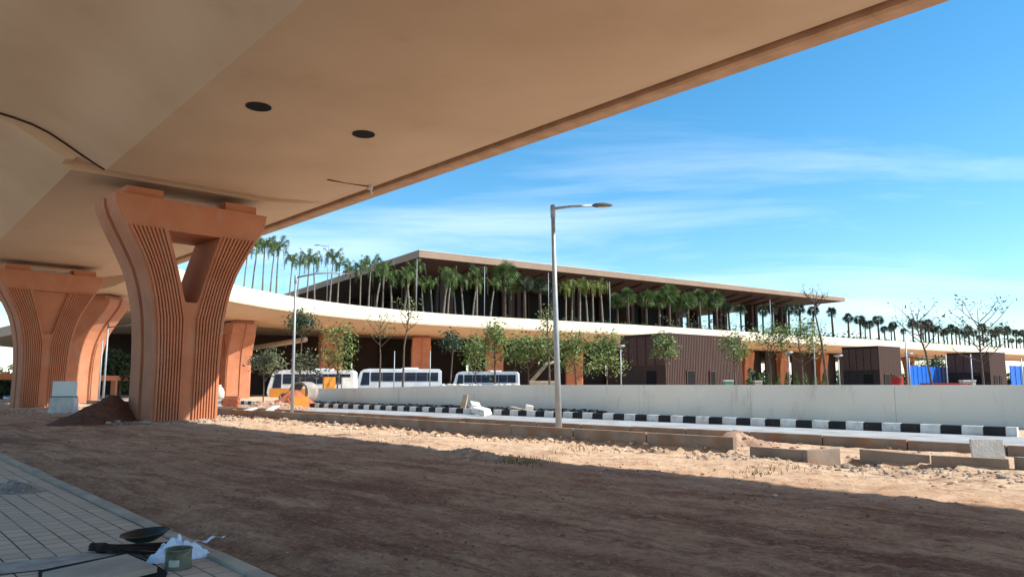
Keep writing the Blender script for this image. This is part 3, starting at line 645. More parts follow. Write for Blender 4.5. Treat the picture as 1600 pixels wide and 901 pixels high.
def leafmass(b, c, rx, rz_, n, size, rnd, hollow=.35):
    for _ in range(n):
        while True:
            p = Vector((rnd.uniform(-1, 1), rnd.uniform(-1, 1), rnd.uniform(-1, 1)))
            if hollow < p.length < 1: break
        q = Vector(c)+Vector((p.x*rx, p.y*rx, p.z*rz_)); leafq(b, q, size*rnd.uniform(.6, 1.3), rnd)
def leafq(b, q, s, rnd):
    a = Vector((rnd.uniform(-1, 1), rnd.uniform(-1, 1), rnd.uniform(-.8, .3))).normalized(); c = a.orthogonal().normalized(); g = rnd.uniform(-.7, .7); c = (c*math.cos(g)+a.cross(c)*math.sin(g))*.42
    b.add([q-a*s*.5, q+c*s*.5, q+a*s*.5, q-c*s*.5], [(0, 1, 2, 3)])
def sapling(name, px, Y, ytop, xw, ybot, leaf, n, label, seed, limbs=6, size=.34, bare=False, fork=False, lean=0, grp='young trees behind the white wall', zb=0., xc=None):
    rnd = random.Random(seed); base = at(px, 600, Y); base.z = zb; root = empty(name, base, 0, label, 'tree', grp)
    H = at(px, ytop, Y).z-zb; W = xw/FPX*Y/2; zb_ = max(.8, at(px, ybot, Y).z-zb); tx = ((xc if xc is not None else px)-px)/FPX*Y
    t = MB(); lf = MB(); top = Vector((tx+lean, rnd.uniform(-.3, .3), H*.93)); r0 = .03+.0085*H
    mid = Vector((top.x*.35+rnd.uniform(-.1, .1), 0, H*.5)); t.tube([(0, 0, -.2), mid*.5+Vector((rnd.uniform(-.06, .06), 0, 0)), mid, (mid+top)/2+Vector((rnd.uniform(-.15, .15), 0, 0)), top], [r0, r0*.85, r0*.7, r0*.45, r0*.15], 6)
    tips = [top]
    for i in range(limbs):
        f = (i+.5)/limbs; z = zb_+(H*.82-zb_)*f; k = z/H
        st = Vector((top.x*k**1.5, 0, z)); az = i*2.4+rnd.uniform(-.5, .5); l = W*(1.05-.5*f)*rnd.uniform(.7, 1.15)
        if abs(math.cos(az)) < .35: az += .7
        en = st+Vector((math.cos(az)*l, math.sin(az)*l*.8, l*rnd.uniform(.4, 1.1)+.2)); en.z = min(en.z, H)
        m_ = (st+en)/2+Vector((0, 0, -.08*l)); t.tube([st, m_, en], [r0*.45, r0*.28, r0*.10], 5); tips += [en, m_.lerp(en, .5)]
        for s_ in range(3):
            a = m_.lerp(en, rnd.uniform(0, .9)); e2 = a+Vector((rnd.uniform(-.5, .5), rnd.uniform(-.5, .5), rnd.uniform(.1, .7)))*min(1., W); t.tube([a, e2], [r0*.16, r0*.06], 4); tips.append(e2)
    t.build('trunk', 'bark', root)
    for i in range(int(n*(1.5 if not bare else 1.2))):
        c = rnd.choice(tips); sp = .55*min(1.3, W)*(.6 if bare else 1)
        q = c+Vector((rnd.gauss(0, sp*.55), rnd.gauss(0, sp*.55), rnd.gauss(0, sp*.5)))
        leafq(lf, q, size*rnd.uniform(.6, 1.35), rnd)
    lf.build('crown', leaf, root); return root
SP = [
 ('young_tree', 412, 66, 556, 46, 596, 'leafp', 700, 'pale olive bushy tree beside the rubble heap, left of the lamp post', 9, .30, {}),
 ('young_tree', 478, 62, 556, 40, 598, 'leafp', 420, 'pale olive tree in front of the white and orange coach, over the pipe', 8, .28, {}),
 ('young_tree', 468, 64, 484, 46, 530, 'leafd', 650, 'dark round-crowned tree just right of the left street lamp', 7, .30, {}),
 ('young_tree', 527, 62, 508, 50, 590, 'leaf', 700, 'leafy green tree rising from the orange planter box', 9, .30, {}),
 ('young_tree', 592, 60, 484, 62, 545, 'leaf', 60, 'nearly bare forked tree before the middle coach windscreen', 8, .28, dict(bare=True)),
 ('young_tree', 628, 58, 452, 46, 520, 'leaf', 80, 'tall thin sparse tree in front of the middle coach', 7, .26, dict(bare=True, xc=636)),
 ('young_tree', 704, 62, 510, 30, 556, 'leafd', 330, 'slim dark-leaved tree between the middle and right coaches', 6, .30, {}),
 ('young_tree', 742, 64, 530, 48, 586, 'leaf', 700, 'low bushy tree left of the leafy tree before the fourth pier', 8, .28, {}),
 ('young_tree', 772, 60, 500, 40, 568, 'leaf', 760, 'bright green tree directly in front of the pier above the right coach', 8, .28, {}),
 ('young_tree', 826, 58, 530, 66, 590, 'leaf', 1000, 'broad leafy tree at the right end of the right coach', 10, .30, {}),
 ('young_tree', 858, 55, 472, 36, 560, 'leaf', 230, 'tall thin tree immediately left of the near lamp pole', 8, .24, {}),
 ('young_tree', 900, 58, 518, 50, 594, 'leaf', 850, 'leafy tree just right of the near lamp pole', 9, .28, {}),
 ('young_tree', 948, 60, 524, 50, 594, 'leaf', 850, 'leafy tree left of the large brown cube building', 9, .28, {}),
 ('young_tree', 1040, 54, 520, 32, 570, 'leaf', 620, 'green sapling at the corner of the large brown cube', 7, .24, {}),
 ('young_tree', 1150, 54, 522, 44, 575, 'leaf', 560, 'green sapling at the right end of the large brown cube', 8, .24, {}),
 ('young_tree', 1206, 56, 512, 54, 560, 'leaf', 520, 'wide sapling between the large brown cube and tall lamp mast', 8, .24, {}),
 ('young_tree', 1254, 56, 497, 60, 575, 'leaf', 620, 'bright leafy sapling beside the tall white lamp mast', 9, .26, {}),
 ('young_tree', 1296, 50, 436, 50, 480, 'leafd', 8, 'tall leafless tree rising above the right end of the roof', 7, .2, dict(bare=True, xc=1276)),
 ('young_tree', 1462, 52, 466, 90, 545, 'leafd', 110, 'tall sparse tree in front of the blue hoarding', 12, .22, dict(bare=True, xc=1432)),
 ('young_tree', 1536, 52, 470, 130, 572, 'leafd', 240, 'wide spreading sparse tree before the third dark cube', 16, .24, dict(bare=True, xc=1540)),
]
for k_, (nm, px, Y, yt, xw, yb, lf, n_, lab, lm, sz, kw) in enumerate(SP):
    sapling(nm, px, Y, yt, xw, yb, lf, n_, lab, 100+k_, lm, sz, **kw)
# extra spreading limbs of the right-hand trees come from a wider fork
def hedge_run(pts, h, wdt, name, label, n_per=26, leaf='hedge', z=0., size=.4, jag=.5):
    rnd = random.Random(len(label)); b = MB()
    for (x0, y0), (x1, y1) in zip(pts, pts[1:]):
        ln = math.hypot(x1-x0, y1-y0)
        for _ in range(int(ln*n_per)):
            t = rnd.random(); hh = h*(.6+jag*noise.noise(Vector((x0+(x1-x0)*t, y0, 0))*.35)+.2*rnd.random()); q = Vector((x0+(x1-x0)*t+rnd.gauss(0, wdt*.3), y0+(y1-y0)*t+rnd.gauss(0, wdt*.3), z+rnd.uniform(-.3, hh)))
            leafq(b, q, size*rnd.uniform(.6, 1.3), rnd)
    return tag(b.build(name, leaf), label, None, None, 'stuff')
ri = [(rc[i]+rnorm(i)*1.0) for i in range(60, 84)]
hedge_run([tuple(p) for p in ri], .8, .8, 'parapet_planting', 'low trailing green planting along the parapet of the curved road', 22, 'hedge', 12.2, .42)
ri2 = [(rc[i]+rnorm(i)*.0-rnorm(i)*.1) for i in range(64, 80)]
pp = [tuple((rc[i]+rnorm(i)*4)) for i in range(76, 100)]
hedge_run(pp, 1.8, 2.0, 'road_planting', 'dark shrubs under the far row of palms on the elevated road', 12, 'palmd', 11.6, .8)
hedge_run([(-34, 112), (-26, 116), (-18, 122), (-4, 131), (10, 138), (30, 149)], 2.6, 3, 'plaza_planting', 'dark understorey planting on the plaza below the palms', 20, 'hedge', 11.6, .6)
hedge_run([(30, 149), (60, 170), (90, 190)], 4.2, 4, 'plaza_shrubbery', 'tall dark shrubbery under the right part of the terminal roof', 26, 'palmd', 11.6, .7, .9)
# far wood seen beneath the viaducts
hedge_run([(-200, 230), (-100, 260), (60, 330), (200, 340), (330, 330)], 9, 6, 'distant_woodland', 'dark far-off trees seen beneath the viaducts', 34, 'hedge', 0, 2.4)
def blob_tree(px, Y, ytop, xw, label, leaf='hedge', n_=1500, seed=0, size=.5):
    rnd = random.Random(seed); p = at(px, 600, Y); p.z = 0; H = at(px, ytop, Y).z; W = xw/FPX*Y/2
    root = empty('broadleaf_tree', p, 0, label, 'tree', 'leafy trees beyond the piers'); t = MB(); t.tube([(0, 0, -.2), (.1, 0, H*.3), (0, .1, H*.7)], [.28, .2, .08], 7)
    cl = []
    for i in range(9):
        c = Vector((rnd.uniform(-.65, .65)*W, rnd.uniform(-.6, .6)*W, H*rnd.uniform(.3, .82))); cl.append(c); t.tube([(0, 0, H*.25), c], [.12, .04], 5)
    t.build('trunk', 'bark', root); b = MB()
    for c in cl: leafmass(b, c, W*.48, H*.2, n_//9, size, rnd)
    b.build('crown', leaf, root)
blob_tree(186, 84, 538, 70, 'dense dark green tree seen between the near pier and the broad shaded pier', seed=3, n_=2600, leaf='leafd')
blob_tree(150, 92, 560, 60, 'lower green tree partly behind the broad shaded pier', seed=4, n_=1500)
blob_tree(2, 80, 585, 40, 'dark tree at the left edge of the photo beneath the orange beam', seed=5, n_=1200)
blob_tree(1455, 118, 548, 60, 'dark tree above the blue hoarding between the dark cubes', seed=6, n_=1500)
blob_tree(1180, 92, 575, 26, 'rounded dark bush-like tree left of the conical shrubs', seed=8, n_=700)
# conical shrubs
shp = None
for k_ in range(9):
    px = 1172+k_*14.5; Y = 88; p = at(px, 600, Y); p.z = .5
    if shp is None:
        shp = empty('conical_shrub'); b = MB(); rnd = random.Random(5)
        for _ in range(420):
            z = rnd.random()**.8; r = (1-z)**.8*.55*rnd.random()**.4; a = rnd.uniform(0, 6.28); leafq(b, Vector((r*math.cos(a), r*math.sin(a), .3+z*2.2)), .22, rnd)
        b.build('foliage', 'leaf', shp); b = MB(); b.tube([(0, 0, -.5), (0, 0, 1.5)], [.05, .02], 5); b.build('stem', 'bark', shp); o = shp
    else: o = copy_tree(shp)
    place(o, p, 1, k_); tag(o, 'small clipped conical shrub in the row below the curved road', 'shrub', 'row of conical shrubs')

# ============================================================ WALLS & KERBS
# boundary wall (white), slight height variation, left end lower
wl = empty('boundary_wall', (0, 0, 0), 0, 'long low white rendered wall beside the road', 'wall')
q = -14.
while q < 54:
    q1 = min(54, q+5.986); z0 = 1.59-.30*smooth(30, 54, q); z1 = 1.59-.30*smooth(30, 54, q1)
    b = MB(); s0 = 31.0-.5*smooth(44, 56, q)*0; b.hexa([sq(31, q, -.3), sq(31.25, q, -.3), sq(31.25, q1, -.3), sq(31, q1, -.3)], [sq(31, q, z0), sq(31.25, q, z0), sq(31.25, q1, z1), sq(31, q1, z1)])
    pn = b.build('wall_panel', 'white', wl)
    q += 6
# striped kerb
sk = empty('striped_kerb', (0, 0, 0), 0, 'black and white painted kerb along the far side of the road', 'kerb')
q = 5.3; k_ = 0; blk = .98
while q < 62:
    blk = .30 if k_ == 0 else .60
    q1 = q+blk*.985; b = MB(); b.hexa([sq(27.0, q, -.1), sq(27.28, q, -.1), sq(27.28, q1, -.1), sq(27.0, q1, -.1)], [sq(27.03, q, .31), sq(27.25, q, .31), sq(27.25, q1, .31), sq(27.03, q1, .31)])
    b.build('white_block' if k_ % 2 == 0 else 'black_block', 'kwhite' if k_ % 2 == 0 else 'kblack', sk, bevel=.015); q += blk; k_ += 1
# strip beyond the striped kerb's end
b = MB(); rnd = random.Random(3)
for _ in range(500):
    p = sq(rnd.uniform(27.6, 30.8), rnd.uniform(-4, 5.0), .03); leafq(b, p+Vector((0, 0, .1)), .35, rnd)
tag(b.build('weeds', 'hedge'), 'dark low weeds past the right end of the striped kerb', None, None, 'stuff')
# near road edge kerb (continuous long upstand)
ek = empty('road_kerb', (0, 0, 0), 0, 'soil-stained concrete kerb along the near edge of the road', 'kerb')
q = -12.
while q < 70:
    j = random.Random(int(q*7)).uniform(-.015, .02); b = MB(); b.hexa([sq(19.2, q, -.2), sq(19.4, q, -.2), sq(19.4, q+1.97, -.2), sq(19.2, q+1.97, -.2)], [sq(19.2, q, .30+j), sq(19.4, q, .30+j), sq(19.4, q+1.97, .30+j), sq(19.2, q+1.97, .30+j)])
    b.build('kerb_block', 'kerbc', ek, bevel=.01); q += 2
# front low planter wall: precast slabs, each a loose thing
def slab(p0, p1, h0, h1, lab, grp='precast kerb slabs along the planting strip', m='kerbc', th=.14, z0=-.15):
    p0 = Vector(p0); p1 = Vector(p1); d = (p1-p0).normalized(); nn_ = Vector((-d.y, d.x))*th
    if nn_.y < 0: nn_ = -nn_
    b = MB(); b.hexa([(*p0, z0), (*p1, z0), (*(p1+nn_), z0), (*(p0+nn_), z0)], [(*p0, h0), (*p1, h1), (*(p1+nn_), h1), (*(p0+nn_), h0)])
    o = b.build('kerb_slab', m, None, bevel=.015); return tag(o, lab, 'kerb slab', grp)
pw = empty('planter_wall', (0, 0, 0), 0, 'long low soil-stained concrete edging running left from the slabs to the near pier', 'kerb')
q = 8.6
while q < 50:
    j = random.Random(int(q*5)).uniform(-.02, .03); sS = 15.75+.25*smooth(12, 30, q); b = MB(); b.hexa([sq(sS, q, -.2), sq(sS+.16, q, -.2), sq(sS+.16, q+2.36, -.2), sq(sS, q+2.36, -.2)], [sq(sS, q, .42+j), sq(sS+.16, q, .42+j), sq(sS+.16, q+2.36, .42+j), sq(sS, q+2.36, .42+j)])
    b.build('kerb_block', 'kerbc', pw, bevel=.012); q += 2.4
def slab_px(x0, yt0, yb0, x1, yt1, yb1, lab, m='kerbc'):
    a = G(x0, yb0); c = G(x1, yb1); h0 = at(x0, yt0, a.y).z; h1 = at(x1, yt1, c.y).z
    return slab(a.to_2d(), c.to_2d(), h0, h1, lab, m=m)
slab_px(1172, 697, 722, 1260, 703, 728, 'brown kerb slab at the right end of the long edging')
slab_px(1262, 703, 729, 1314, 700, 727, 'short kerb slab turned slightly, left of the gap')
slab_px(1344, 701, 727, 1454, 711, 733, 'pale-topped kerb slab just right of the gap')
slab_px(1456, 711, 735, 1578, 717, 742, 'brown kerb slab beside the upright pale plate', )
slab_px(1586, 713, 741, 1690, 722, 752, 'kerb slab cut off by the right edge of the photo')
# upright pale plate leaning
a = G(1556, 738); b = MB(); b.box((0, 0, .3), (.56, .07, .60)); o = b.build('concrete_plate', 'palec', None, bevel=.012); o.location = (a.x+.12, a.y+.33, -.02); o.rotation_euler = (R(-12), 0, R(-12)); tag(o, 'pale grey concrete plate leaning upright behind the kerb slabs', 'concrete plate')
# planks & broken slabs right of pier
for k_, (x0, y0, x1, y1, lab, z) in enumerate([(352, 652, 400, 646, 'thin pale plank lying on the soil right of the near pier', .22), (404, 656, 432, 645, 'broken concrete slab tilted beside the pale plank', .3)]):
    a, c = G(x0, y0), G(x1, y1); a.z = z-.15; c.z = z+.1; d = (c-a); b = MB(); b.box((0, 0, 0), (d.length, .35, .07)); o = b.build('plank', 'palec', None, bevel=.01); o.location = (a+c)/2; o.rotation_euler = d.to_track_quat('X', 'Z').to_euler(); tag(o, lab, 'plank')

# ============================================================ STREET LAMPS
def lamp(px_b, Y, ytop, arm, label, lean=0., r=.085, head=True, group='street lamps', armrise=.07, rz=0., az=0.):
    p = at(px_b, 600, Y); p.z = 0; H = at(px_b, ytop, Y).z
    root = empty('street_lamp', p, rz, label, 'street lamp', group); root.rotation_euler = (0, -lean, rz)
    b = MB(); b.tube([(0, 0, -.1), (0, 0, H*.5), (0, 0, H)], [r*1.25, r, r*.72], 10); b.build('pole', 'steel', root)
    b = MB(); b.lathe([(r*.7, H-.42), (r*.95, H-.41), (r*.95, H-.03), (.0, H+.01)], n=12); b.build('collar', 'steel', root)
    b = MB(); b.lathe([(r*2.2, -.1), (r*2.2, .06), (r*1.3, .08)], n=12); b.build('base_plate', 'steel', root)
    if arm:
        d = Vector((math.cos(az), math.sin(az), 0)); s0 = Vector((0, 0, H-.12))
        b = MB(); b.tube([s0, s0+d*arm*.35+Vector((0, 0, armrise*.8)), s0+d*arm*.8+Vector((0, 0, armrise))], [.045, .04, .032], 8); b.build('arm', 'steel', root)
        if head:
            e = s0+d*arm*.8+Vector((0, 0, armrise)); sd_ = Vector((-d.y, d.x, 0)); L_ = .62
            rings = []
            for t, w_, h_ in ((0, .05, .04), (.12, .10, .06), (.5, .13, .07), (.82, .10, .045), (1, .03, .015)):
                c = e+d*L_*t; rings.append([c+sd_*w_+Vector((0, 0, -h_*.3)), c+sd_*w_*.6+Vector((0, 0, h_)), c-sd_*w_*.6+Vector((0, 0, h_)), c-sd_*w_+Vector((0, 0, -h_*.3)), c-sd_*w_*.7+Vector((0, 0, -h_*.7)), c+sd_*w_*.7+Vector((0, 0, -h_*.7))])
            h = MB(); h.sweep(rings); hd = h.build('lamp_head', 'lampgrey', root, sharp=40)
            l = MB(); l.box(e+d*L_*.5+Vector((0, 0, -.055)), (.3, .14, .02)); l.build('lens', 'lgt', hd)
    return root
lamp(873, 22.3, 320, 1.55, 'tall grey street lamp standing alone in the planting strip, centre of the photo', lean=R(1.15), r=.08)
lamp(458, 37, 430, 3.0, 'tall grey street lamp with long arm left of the white wall', lean=R(.6), r=.068, armrise=.25)
def thin_pole(px, Y, yt, yb, label, arm=0, two=False, zb=None, r=.07, grp='slim lamp masts', cat='lamp mast', az=math.pi, cap=False):
    a = at(px, yb, Y); H = at(px, yt, Y).z; zb = a.z if zb is None else zb; x = at(px, (yt+yb)/2, Y).x
    root = empty('lamp_mast', (x, Y, zb), 0, label, cat, grp); h = H-zb
    b = MB(); b.tube([(0, 0, 0), (0, 0, h)], [r, r*.7], 7); b.build('pole', 'steel', root)
    if arm:
        for sgn in ((1, -1) if two else (1,)):
            d = Vector((math.cos(az), math.sin(az), 0))*sgn; b = MB(); b.tube([(0, 0, h-.3), d*arm+Vector((0, 0, h-.1))], .04, 5); b.box(d*(arm+.3)+Vector((0, 0, h-.1)), (.7, .22, .1)); b.build('arm', 'lampgrey', root)
    if cap: b = MB(); b.lathe([(.0, h+.12), (.35, h+.1), (.38, h), (.05, h-.1)], n=12); b.build('lamp_head', 'steel', root)
for a_ in [(512, 112, 382, 480, 'slim mast with short twin arms among palms above the curved road', 1.5, False, 11.9),
           (651, 128, 404, 492, 'slim white mast rising to the roof corner', 0, False, 11.9), (757, 130, 416, 498, 'slim mast with left arm before the dark glass', 1.8, False, 11.9),
           (857, 134, 426, 500, 'thin mast immediately left of the near lamp pole, on the upper road', 0, False, 11.9), (953, 140, 440, 504, 'pale mast right of the yellow-green palms', 1.3, False, 11.9),
           (1204, 165, 468, 520, 'small mast under the right end of the roof', 0, False, 11.9)]:
    thin_pole(a_[0], a_[1], a_[2], a_[3], a_[4], arm=a_[5], zb=a_[7], r=.07)
for a_ in [(970, 58, 541, 'short grey post lamp left of the large brown cube'), (1233, 60, 551, 'short post lamp above the conical shrubs'), (1311, 62, 556, 'short post lamp left of the second dark cube'), (1272, 56, 505, 'tall pale lamp mast rising above the leafy saplings'),
           (1417, 56, 533, 'white mast right against the second dark cube'), (1421, 64, 553, 'short post lamp at the left end of the blue hoarding'), (1479, 60, 553, 'grey mast in front of the blue hoarding'), (1518, 54, 553, 'pale mast before the third dark cube'), (1597, 54, 560, 'pale mast at the right edge of the photo'),
           (672, 64, 548, 'thin dark post behind the right end of the middle coach'), (616, 70, 548, 'thin post lamp left of the terracotta pier above the middle coach')]:
    thin_pole(a_[0], a_[1], a_[2], 600, a_[3], zb=0, r=.06, cap=a_[0] in (970, 1233, 1311, 1272, 1421), grp='slim posts behind the white wall')
thin_pole(165, 58, 505, 632, 'pale lamp post with long right arm left of the near pier', arm=2.2, zb=0, r=.09, az=0, grp='posts beside the broad pier')
thin_pole(157, 66, 531, 628, 'thin bare post just left of the armed lamp post', zb=0, r=.08, grp='posts beside the broad pier')

# ============================================================ CUBE BUILDINGS
def cube(px, Y, H, LRt, LLf, label, mr, ml, doors=True):
    p = at(px, 600, Y); p.z = 0; root = empty('service_building', p, math.atan2(.6, .8), label, 'building', 'dark cube-shaped service buildings')
    b = MB(); b.box((LRt/2, LLf/2, H/2), (LRt, LLf, H)); b.build('wall', ml, root)
    # ribbed cladding on the sunny face, panel ribs as one pattern mesh
    b = MB(); n_ = int(LRt/.22)
    for i in range(n_): b.box((.11+i*LRt/n_, -.03, H/2), (.13, .06, H))
    b.build('ribbed_cladding', mr, root)
    b = MB(); b.box((LRt/2, LLf/2, H+.06), (LRt+.16, LLf+.16, .12)); b.build('roof', ml, root)
    if doors:
        for dx, w_ in ((.30, 1.0), (.58, .65)):
            b = MB(); b.box((LRt*dx, -.11, 1.4), (w_, .06, 2.8)); d = b.build('door', 'black', root)
            b = MB(); b.box((LRt*dx-w_/2-.04, -.12, 1.4), (.08, .08, 2.88)); b.box((LRt*dx+w_/2+.04, -.12, 1.4), (.08, .08, 2.88)); b.box((LRt*dx, -.12, 2.84), (w_+.16, .08, .08)); b.build('door_frame', mr, d)
    # screen grid on the shaded face
    for i in range(5):
        b = MB(); y0 = LLf*i/5+.06; b.box((-.04, y0+LLf/10-.06, H*.76), (.06, LLf/5-.10, H*.42)); b.build('screen', 'screen', root)
    b = MB(); b.box((-.03, LLf*.3, 1.4), (.05, 1.1, 2.8)); b.build('door', 'black', root)
    return root
cube(1040, 65, 6.0, 10.9, 5.4, 'large brown ribbed cube building with two narrow doors behind the wall', 'ribs', 'brown')
cube(1375, 87, 6.0, 5.3, 4.4, 'middle charcoal cube building left of the blue hoarding', 'ribs', 'cubed')
cube(1548, 103, 6.0, 5.6, 5.4, 'rightmost charcoal cube building right of the blue hoarding', 'ribs', 'cubed')
def hoarding(px0, px1, Y0, Y1, yt, label):
    a = at(px0, 600, Y0); c = at(px1, 600, Y1); root = empty('site_hoarding', (a.x, a.y, 0), 0, label, 'hoarding'); d = (c-a); d.z = 0; n_ = max(2, int(d.length/1.6)); H = at(px0, yt, Y0).z
    m_ = Matrix.Rotation(math.atan2(d.y, d.x), 3, 'Z')
    for i in range(n_):
        b = MB(); m0 = d*((i+.5)/n_); b.box((m0.x, m0.y, H/2), (d.length/n_-.05, .06, H), m_); m1 = d*(i/n_); b.box((m1.x, m1.y-.04, H/2), (.09, .12, H+.05), m_); b.build('sheet', 'blue', root)
hoarding(1421, 1490, 100, 112, 571, 'bright blue sheet hoarding between the two charcoal cubes')
hoarding(1580, 1640, 112, 120, 571, 'bright blue sheet hoarding at the right edge of the photo')
# small things behind the wall
def prop(px, Y, zt, m, kind, label, cat, w_=.6):
    p = at(px, 600, Y); root = empty(kind, (p.x, p.y, 0), 0, label, cat); return root
o = prop(1402, 62, 0, 'red', 'oil_drum', 'red drum standing right of the second dark cube', 'drum'); o.scale = (.55, .55, .92); b = MB(); b.lathe([(0, 2.4), (.85, 2.4), (.88, 2.34), (.85, 2.3), (.85, 1.7), (.88, 1.65), (.85, 1.6), (.85, .9), (.85, 0)], n=20); b.build('body', 'red', o); b = MB(); b.lathe([(.2, 2.44), (.2, 2.40)], n=10); b.lathe([(0, 2.44), (.2, 2.44)], n=10); b.build('lid', 'red', o)
for px, Y, m, lab in ((1138, 60, 'green', 'small green and white tank above the wall, before the large brown cube'), (1512, 60, 'palec', 'white tank before the third dark cube'), (1184, 70, 'conc', 'grey box on the ground left of the conical shrubs')):
    o = prop(px, Y, 0, m, 'storage_box', lab, 'box'); o.scale = (.62, .62, .95); b = MB(); b.box((0, 0, .95), (1.1 if m != 'palec' else 1.6, .9, 1.9)); b.build('body', m, o, bevel=.05); b = MB(); b.box((0, 0, 2.0), (1.2 if m != 'palec' else 1.7, 1., .14)); b.build('lid', 'palec', o, bevel=.03)
a = at(1478, 600, 58); b = MB(); b.box((0, 0, 1.66), (3.2, 1.6, .12)); [b.box((x, y, .8), (.1, .1, 1.6)) for x in (-1.4, 1.4) for y in (-.6, .6)]; o = b.build('work_platform', 'red', None, loc=(a.x, a.y, 0)); tag(o, 'red flat-topped platform before the blue hoarding', 'platform')
# digger arm far behind
o = empty('excavator', (at(850, 600, 72).x, 72, 0), 0, 'pale excavator with raised angled arm behind the wall, left of the lamp pole', 'excavator')
b = MB(); b.box((0, 0, 1.3), (3.0, 2, 1.3)); b.build('cab', 'conc', o, bevel=.12)
b = MB(); b.box((0, 0, .35), (3.4, 2.4, .6)); b.build('track', 'rubber', o, bevel=.15)
b = MB(); b.tube([(-1.3, 0, 1.8), (.3, 0, 3.6), (1.6, 0, 3.9)], [.22, .18, .12], 6); b.build('boom', 'conc', o)

# ============================================================ COACHES
def coach(label, stripe=None, L_=8.6, name='coach'):
    root = empty(name, (0, 0, 0), 0, label, 'coach', 'coaches parked behind the white wall'); W = 2.4
    prof = [(-.15, .55), (-.25, .9), (-.15, 1.5), (.25, 2.75), (.55, 3.0), (1.1, 3.1), (L_-.25, 3.08), (L_, 2.85), (L_+.05, .6), (L_-.1, .4), (.1, .4)]
    b = MB(); n_ = len(prof); b.add([(x, -W/2, z) for x, z in prof]+[(x, W/2, z) for x, z in prof], [tuple(range(n_))[::-1], tuple(range(n_, 2*n_))]+[(i, (i+1) % n_, n_+(i+1) % n_, n_+i) for i in range(n_)])
    b.f = [f[::-1] for f in b.f]; body = b.build('body', 'busw', root, bevel=.06)
    # windscreen
    b = MB(); b.hexa([(-.22, -1.08, 1.38), (-.10, -1.08, 1.38), (-.10, 1.08, 1.38), (-.22, 1.08, 1.38)], [(.20, -1.02, 2.72), (.32, -1.02, 2.72), (.32, 1.02, 2.72), (.20, 1.02, 2.72)]); b.build('windscreen', 'bglass', root)
    for sgn in (-1, 1):
        n_w = 6; x0 = 1.35; x1 = L_-.3
        b = MB(); b.hexa([(.3, sgn*1.20, 1.3), (1.2, sgn*1.20, 1.3), (1.2, sgn*1.225, 1.3), (.3, sgn*1.225, 1.3)], [(.55, sgn*1.20, 2.7), (1.2, sgn*1.20, 2.7), (1.2, sgn*1.225, 2.7), (.55, sgn*1.225, 2.7)]); b.build('door' if sgn < 0 else 'window', 'bglass', root)
        for i in range(n_w):
            a = x0+(x1-x0)*i/n_w; c = x0+(x1-x0)*(i+1)/n_w-.05
            b = MB(); b.box(((a+c)/2, sgn*1.212, 2.20), (c-a, .03, .98)); wn = b.build('window', 'bglass', root)
            b = MB(); b.box(((a+c)/2, sgn*1.222, 2.38), (c-a, .03, .035)); b.build('window_bar', 'lampgrey', wn)
        if stripe:
            b = MB(); b.box((L_/2-.05, sgn*1.21, .84), (L_-.25, .04, .88)); b.build('stripe', stripe, root)
        b = MB(); b.box((-.22, sgn*.8, .85), (.1, .32, .2)); b.build('headlight', 'lgt', root)
        b = MB(); b.tube([(.1, sgn*1.15, 2.5), (-.35, sgn*1.35, 2.4)], .03, 5); b.box((-.38, sgn*1.4, 2.15), (.08, .2, .42)); b.build('mirror', 'rubber', root)
        for x in (1.45, L_-2.0):
            b = MB(); m_ = Matrix.Rotation(R(90), 3, 'X'); b.lathe([(.0, -.14), (.46, -.14), (.48, -.08), (.48, .1), (.0, .14)], (x, sgn*1.12, .46), 20, m_); wh = b.build('wheel', 'rubber', root, sharp=40)
            b = MB(); b.lathe([(.0, -.03), (.22, -.03), (.27, .03)][::sgn], (x, sgn*1.27, .46), 16, m_); b.build('rim', 'steel', wh)
    b = MB(); b.box((L_*.62, 0, 3.17), (1.8, 1.5, .16), taper=.9); b.build('roof_unit', 'busw', root, bevel=.03)
    return root
c2 = coach('middle white coach with dark windscreen behind the wall'); p = at(560, 600, 84); place(c2, (p.x, p.y, .26), 1, R(7))
c2.scale = (1.08, 1, 1.0)
c3 = copy_tree(c2); c3['label'] = 'right white coach partly hidden by leafy trees'; p = at(712, 600, 88); place(c3, (p.x, p.y, .26), 1, R(-4)); c3.scale = (.87, 1, .92)
c1 = coach('white coach with orange lower band, leftmost, behind the pale olive trees', 'orange'); p = at(426, 600, 75); place(c1, (p.x, p.y, -.05), 1, R(3)); c1.scale = (.96, 1, 1)

# ============================================================ SITE THINGS LEFT OF WALL
def pipe(px, py, r, label, rz):
    p = G(px, py, .0); b = MB(); m_ = Matrix.Rotation(rz, 3, 'Z') @ Matrix.Rotation(R(90), 3, 'X'); b.lathe([(r, -1.1), (r, 1.1), (r*.88, 1.1), (r*.88, -1.1), (r, -1.1)], (0, 0, 0), 30, m_); o = b.build('concrete_pipe', 'pipein', None, sharp=40, loc=(p.x, p.y, r-.05)); return tag(o, label, 'concrete pipe')
pp_ = at(475, 600, 54); b = MB(); m_ = Matrix.Rotation(R(-12), 3, 'Z') @ Matrix.Rotation(R(90), 3, 'X'); b.lathe([(.76, -.8), (.76, .8), (.63, .8), (.63, -.8), (.76, -.8)], (0, 0, 0), 30, m_); o = b.build('concrete_pipe', 'pipein', None, sharp=40, loc=(pp_.x, pp_.y, 1.05)); tag(o, 'large open concrete pipe lying on soil at the left end of the white wall', 'concrete pipe')
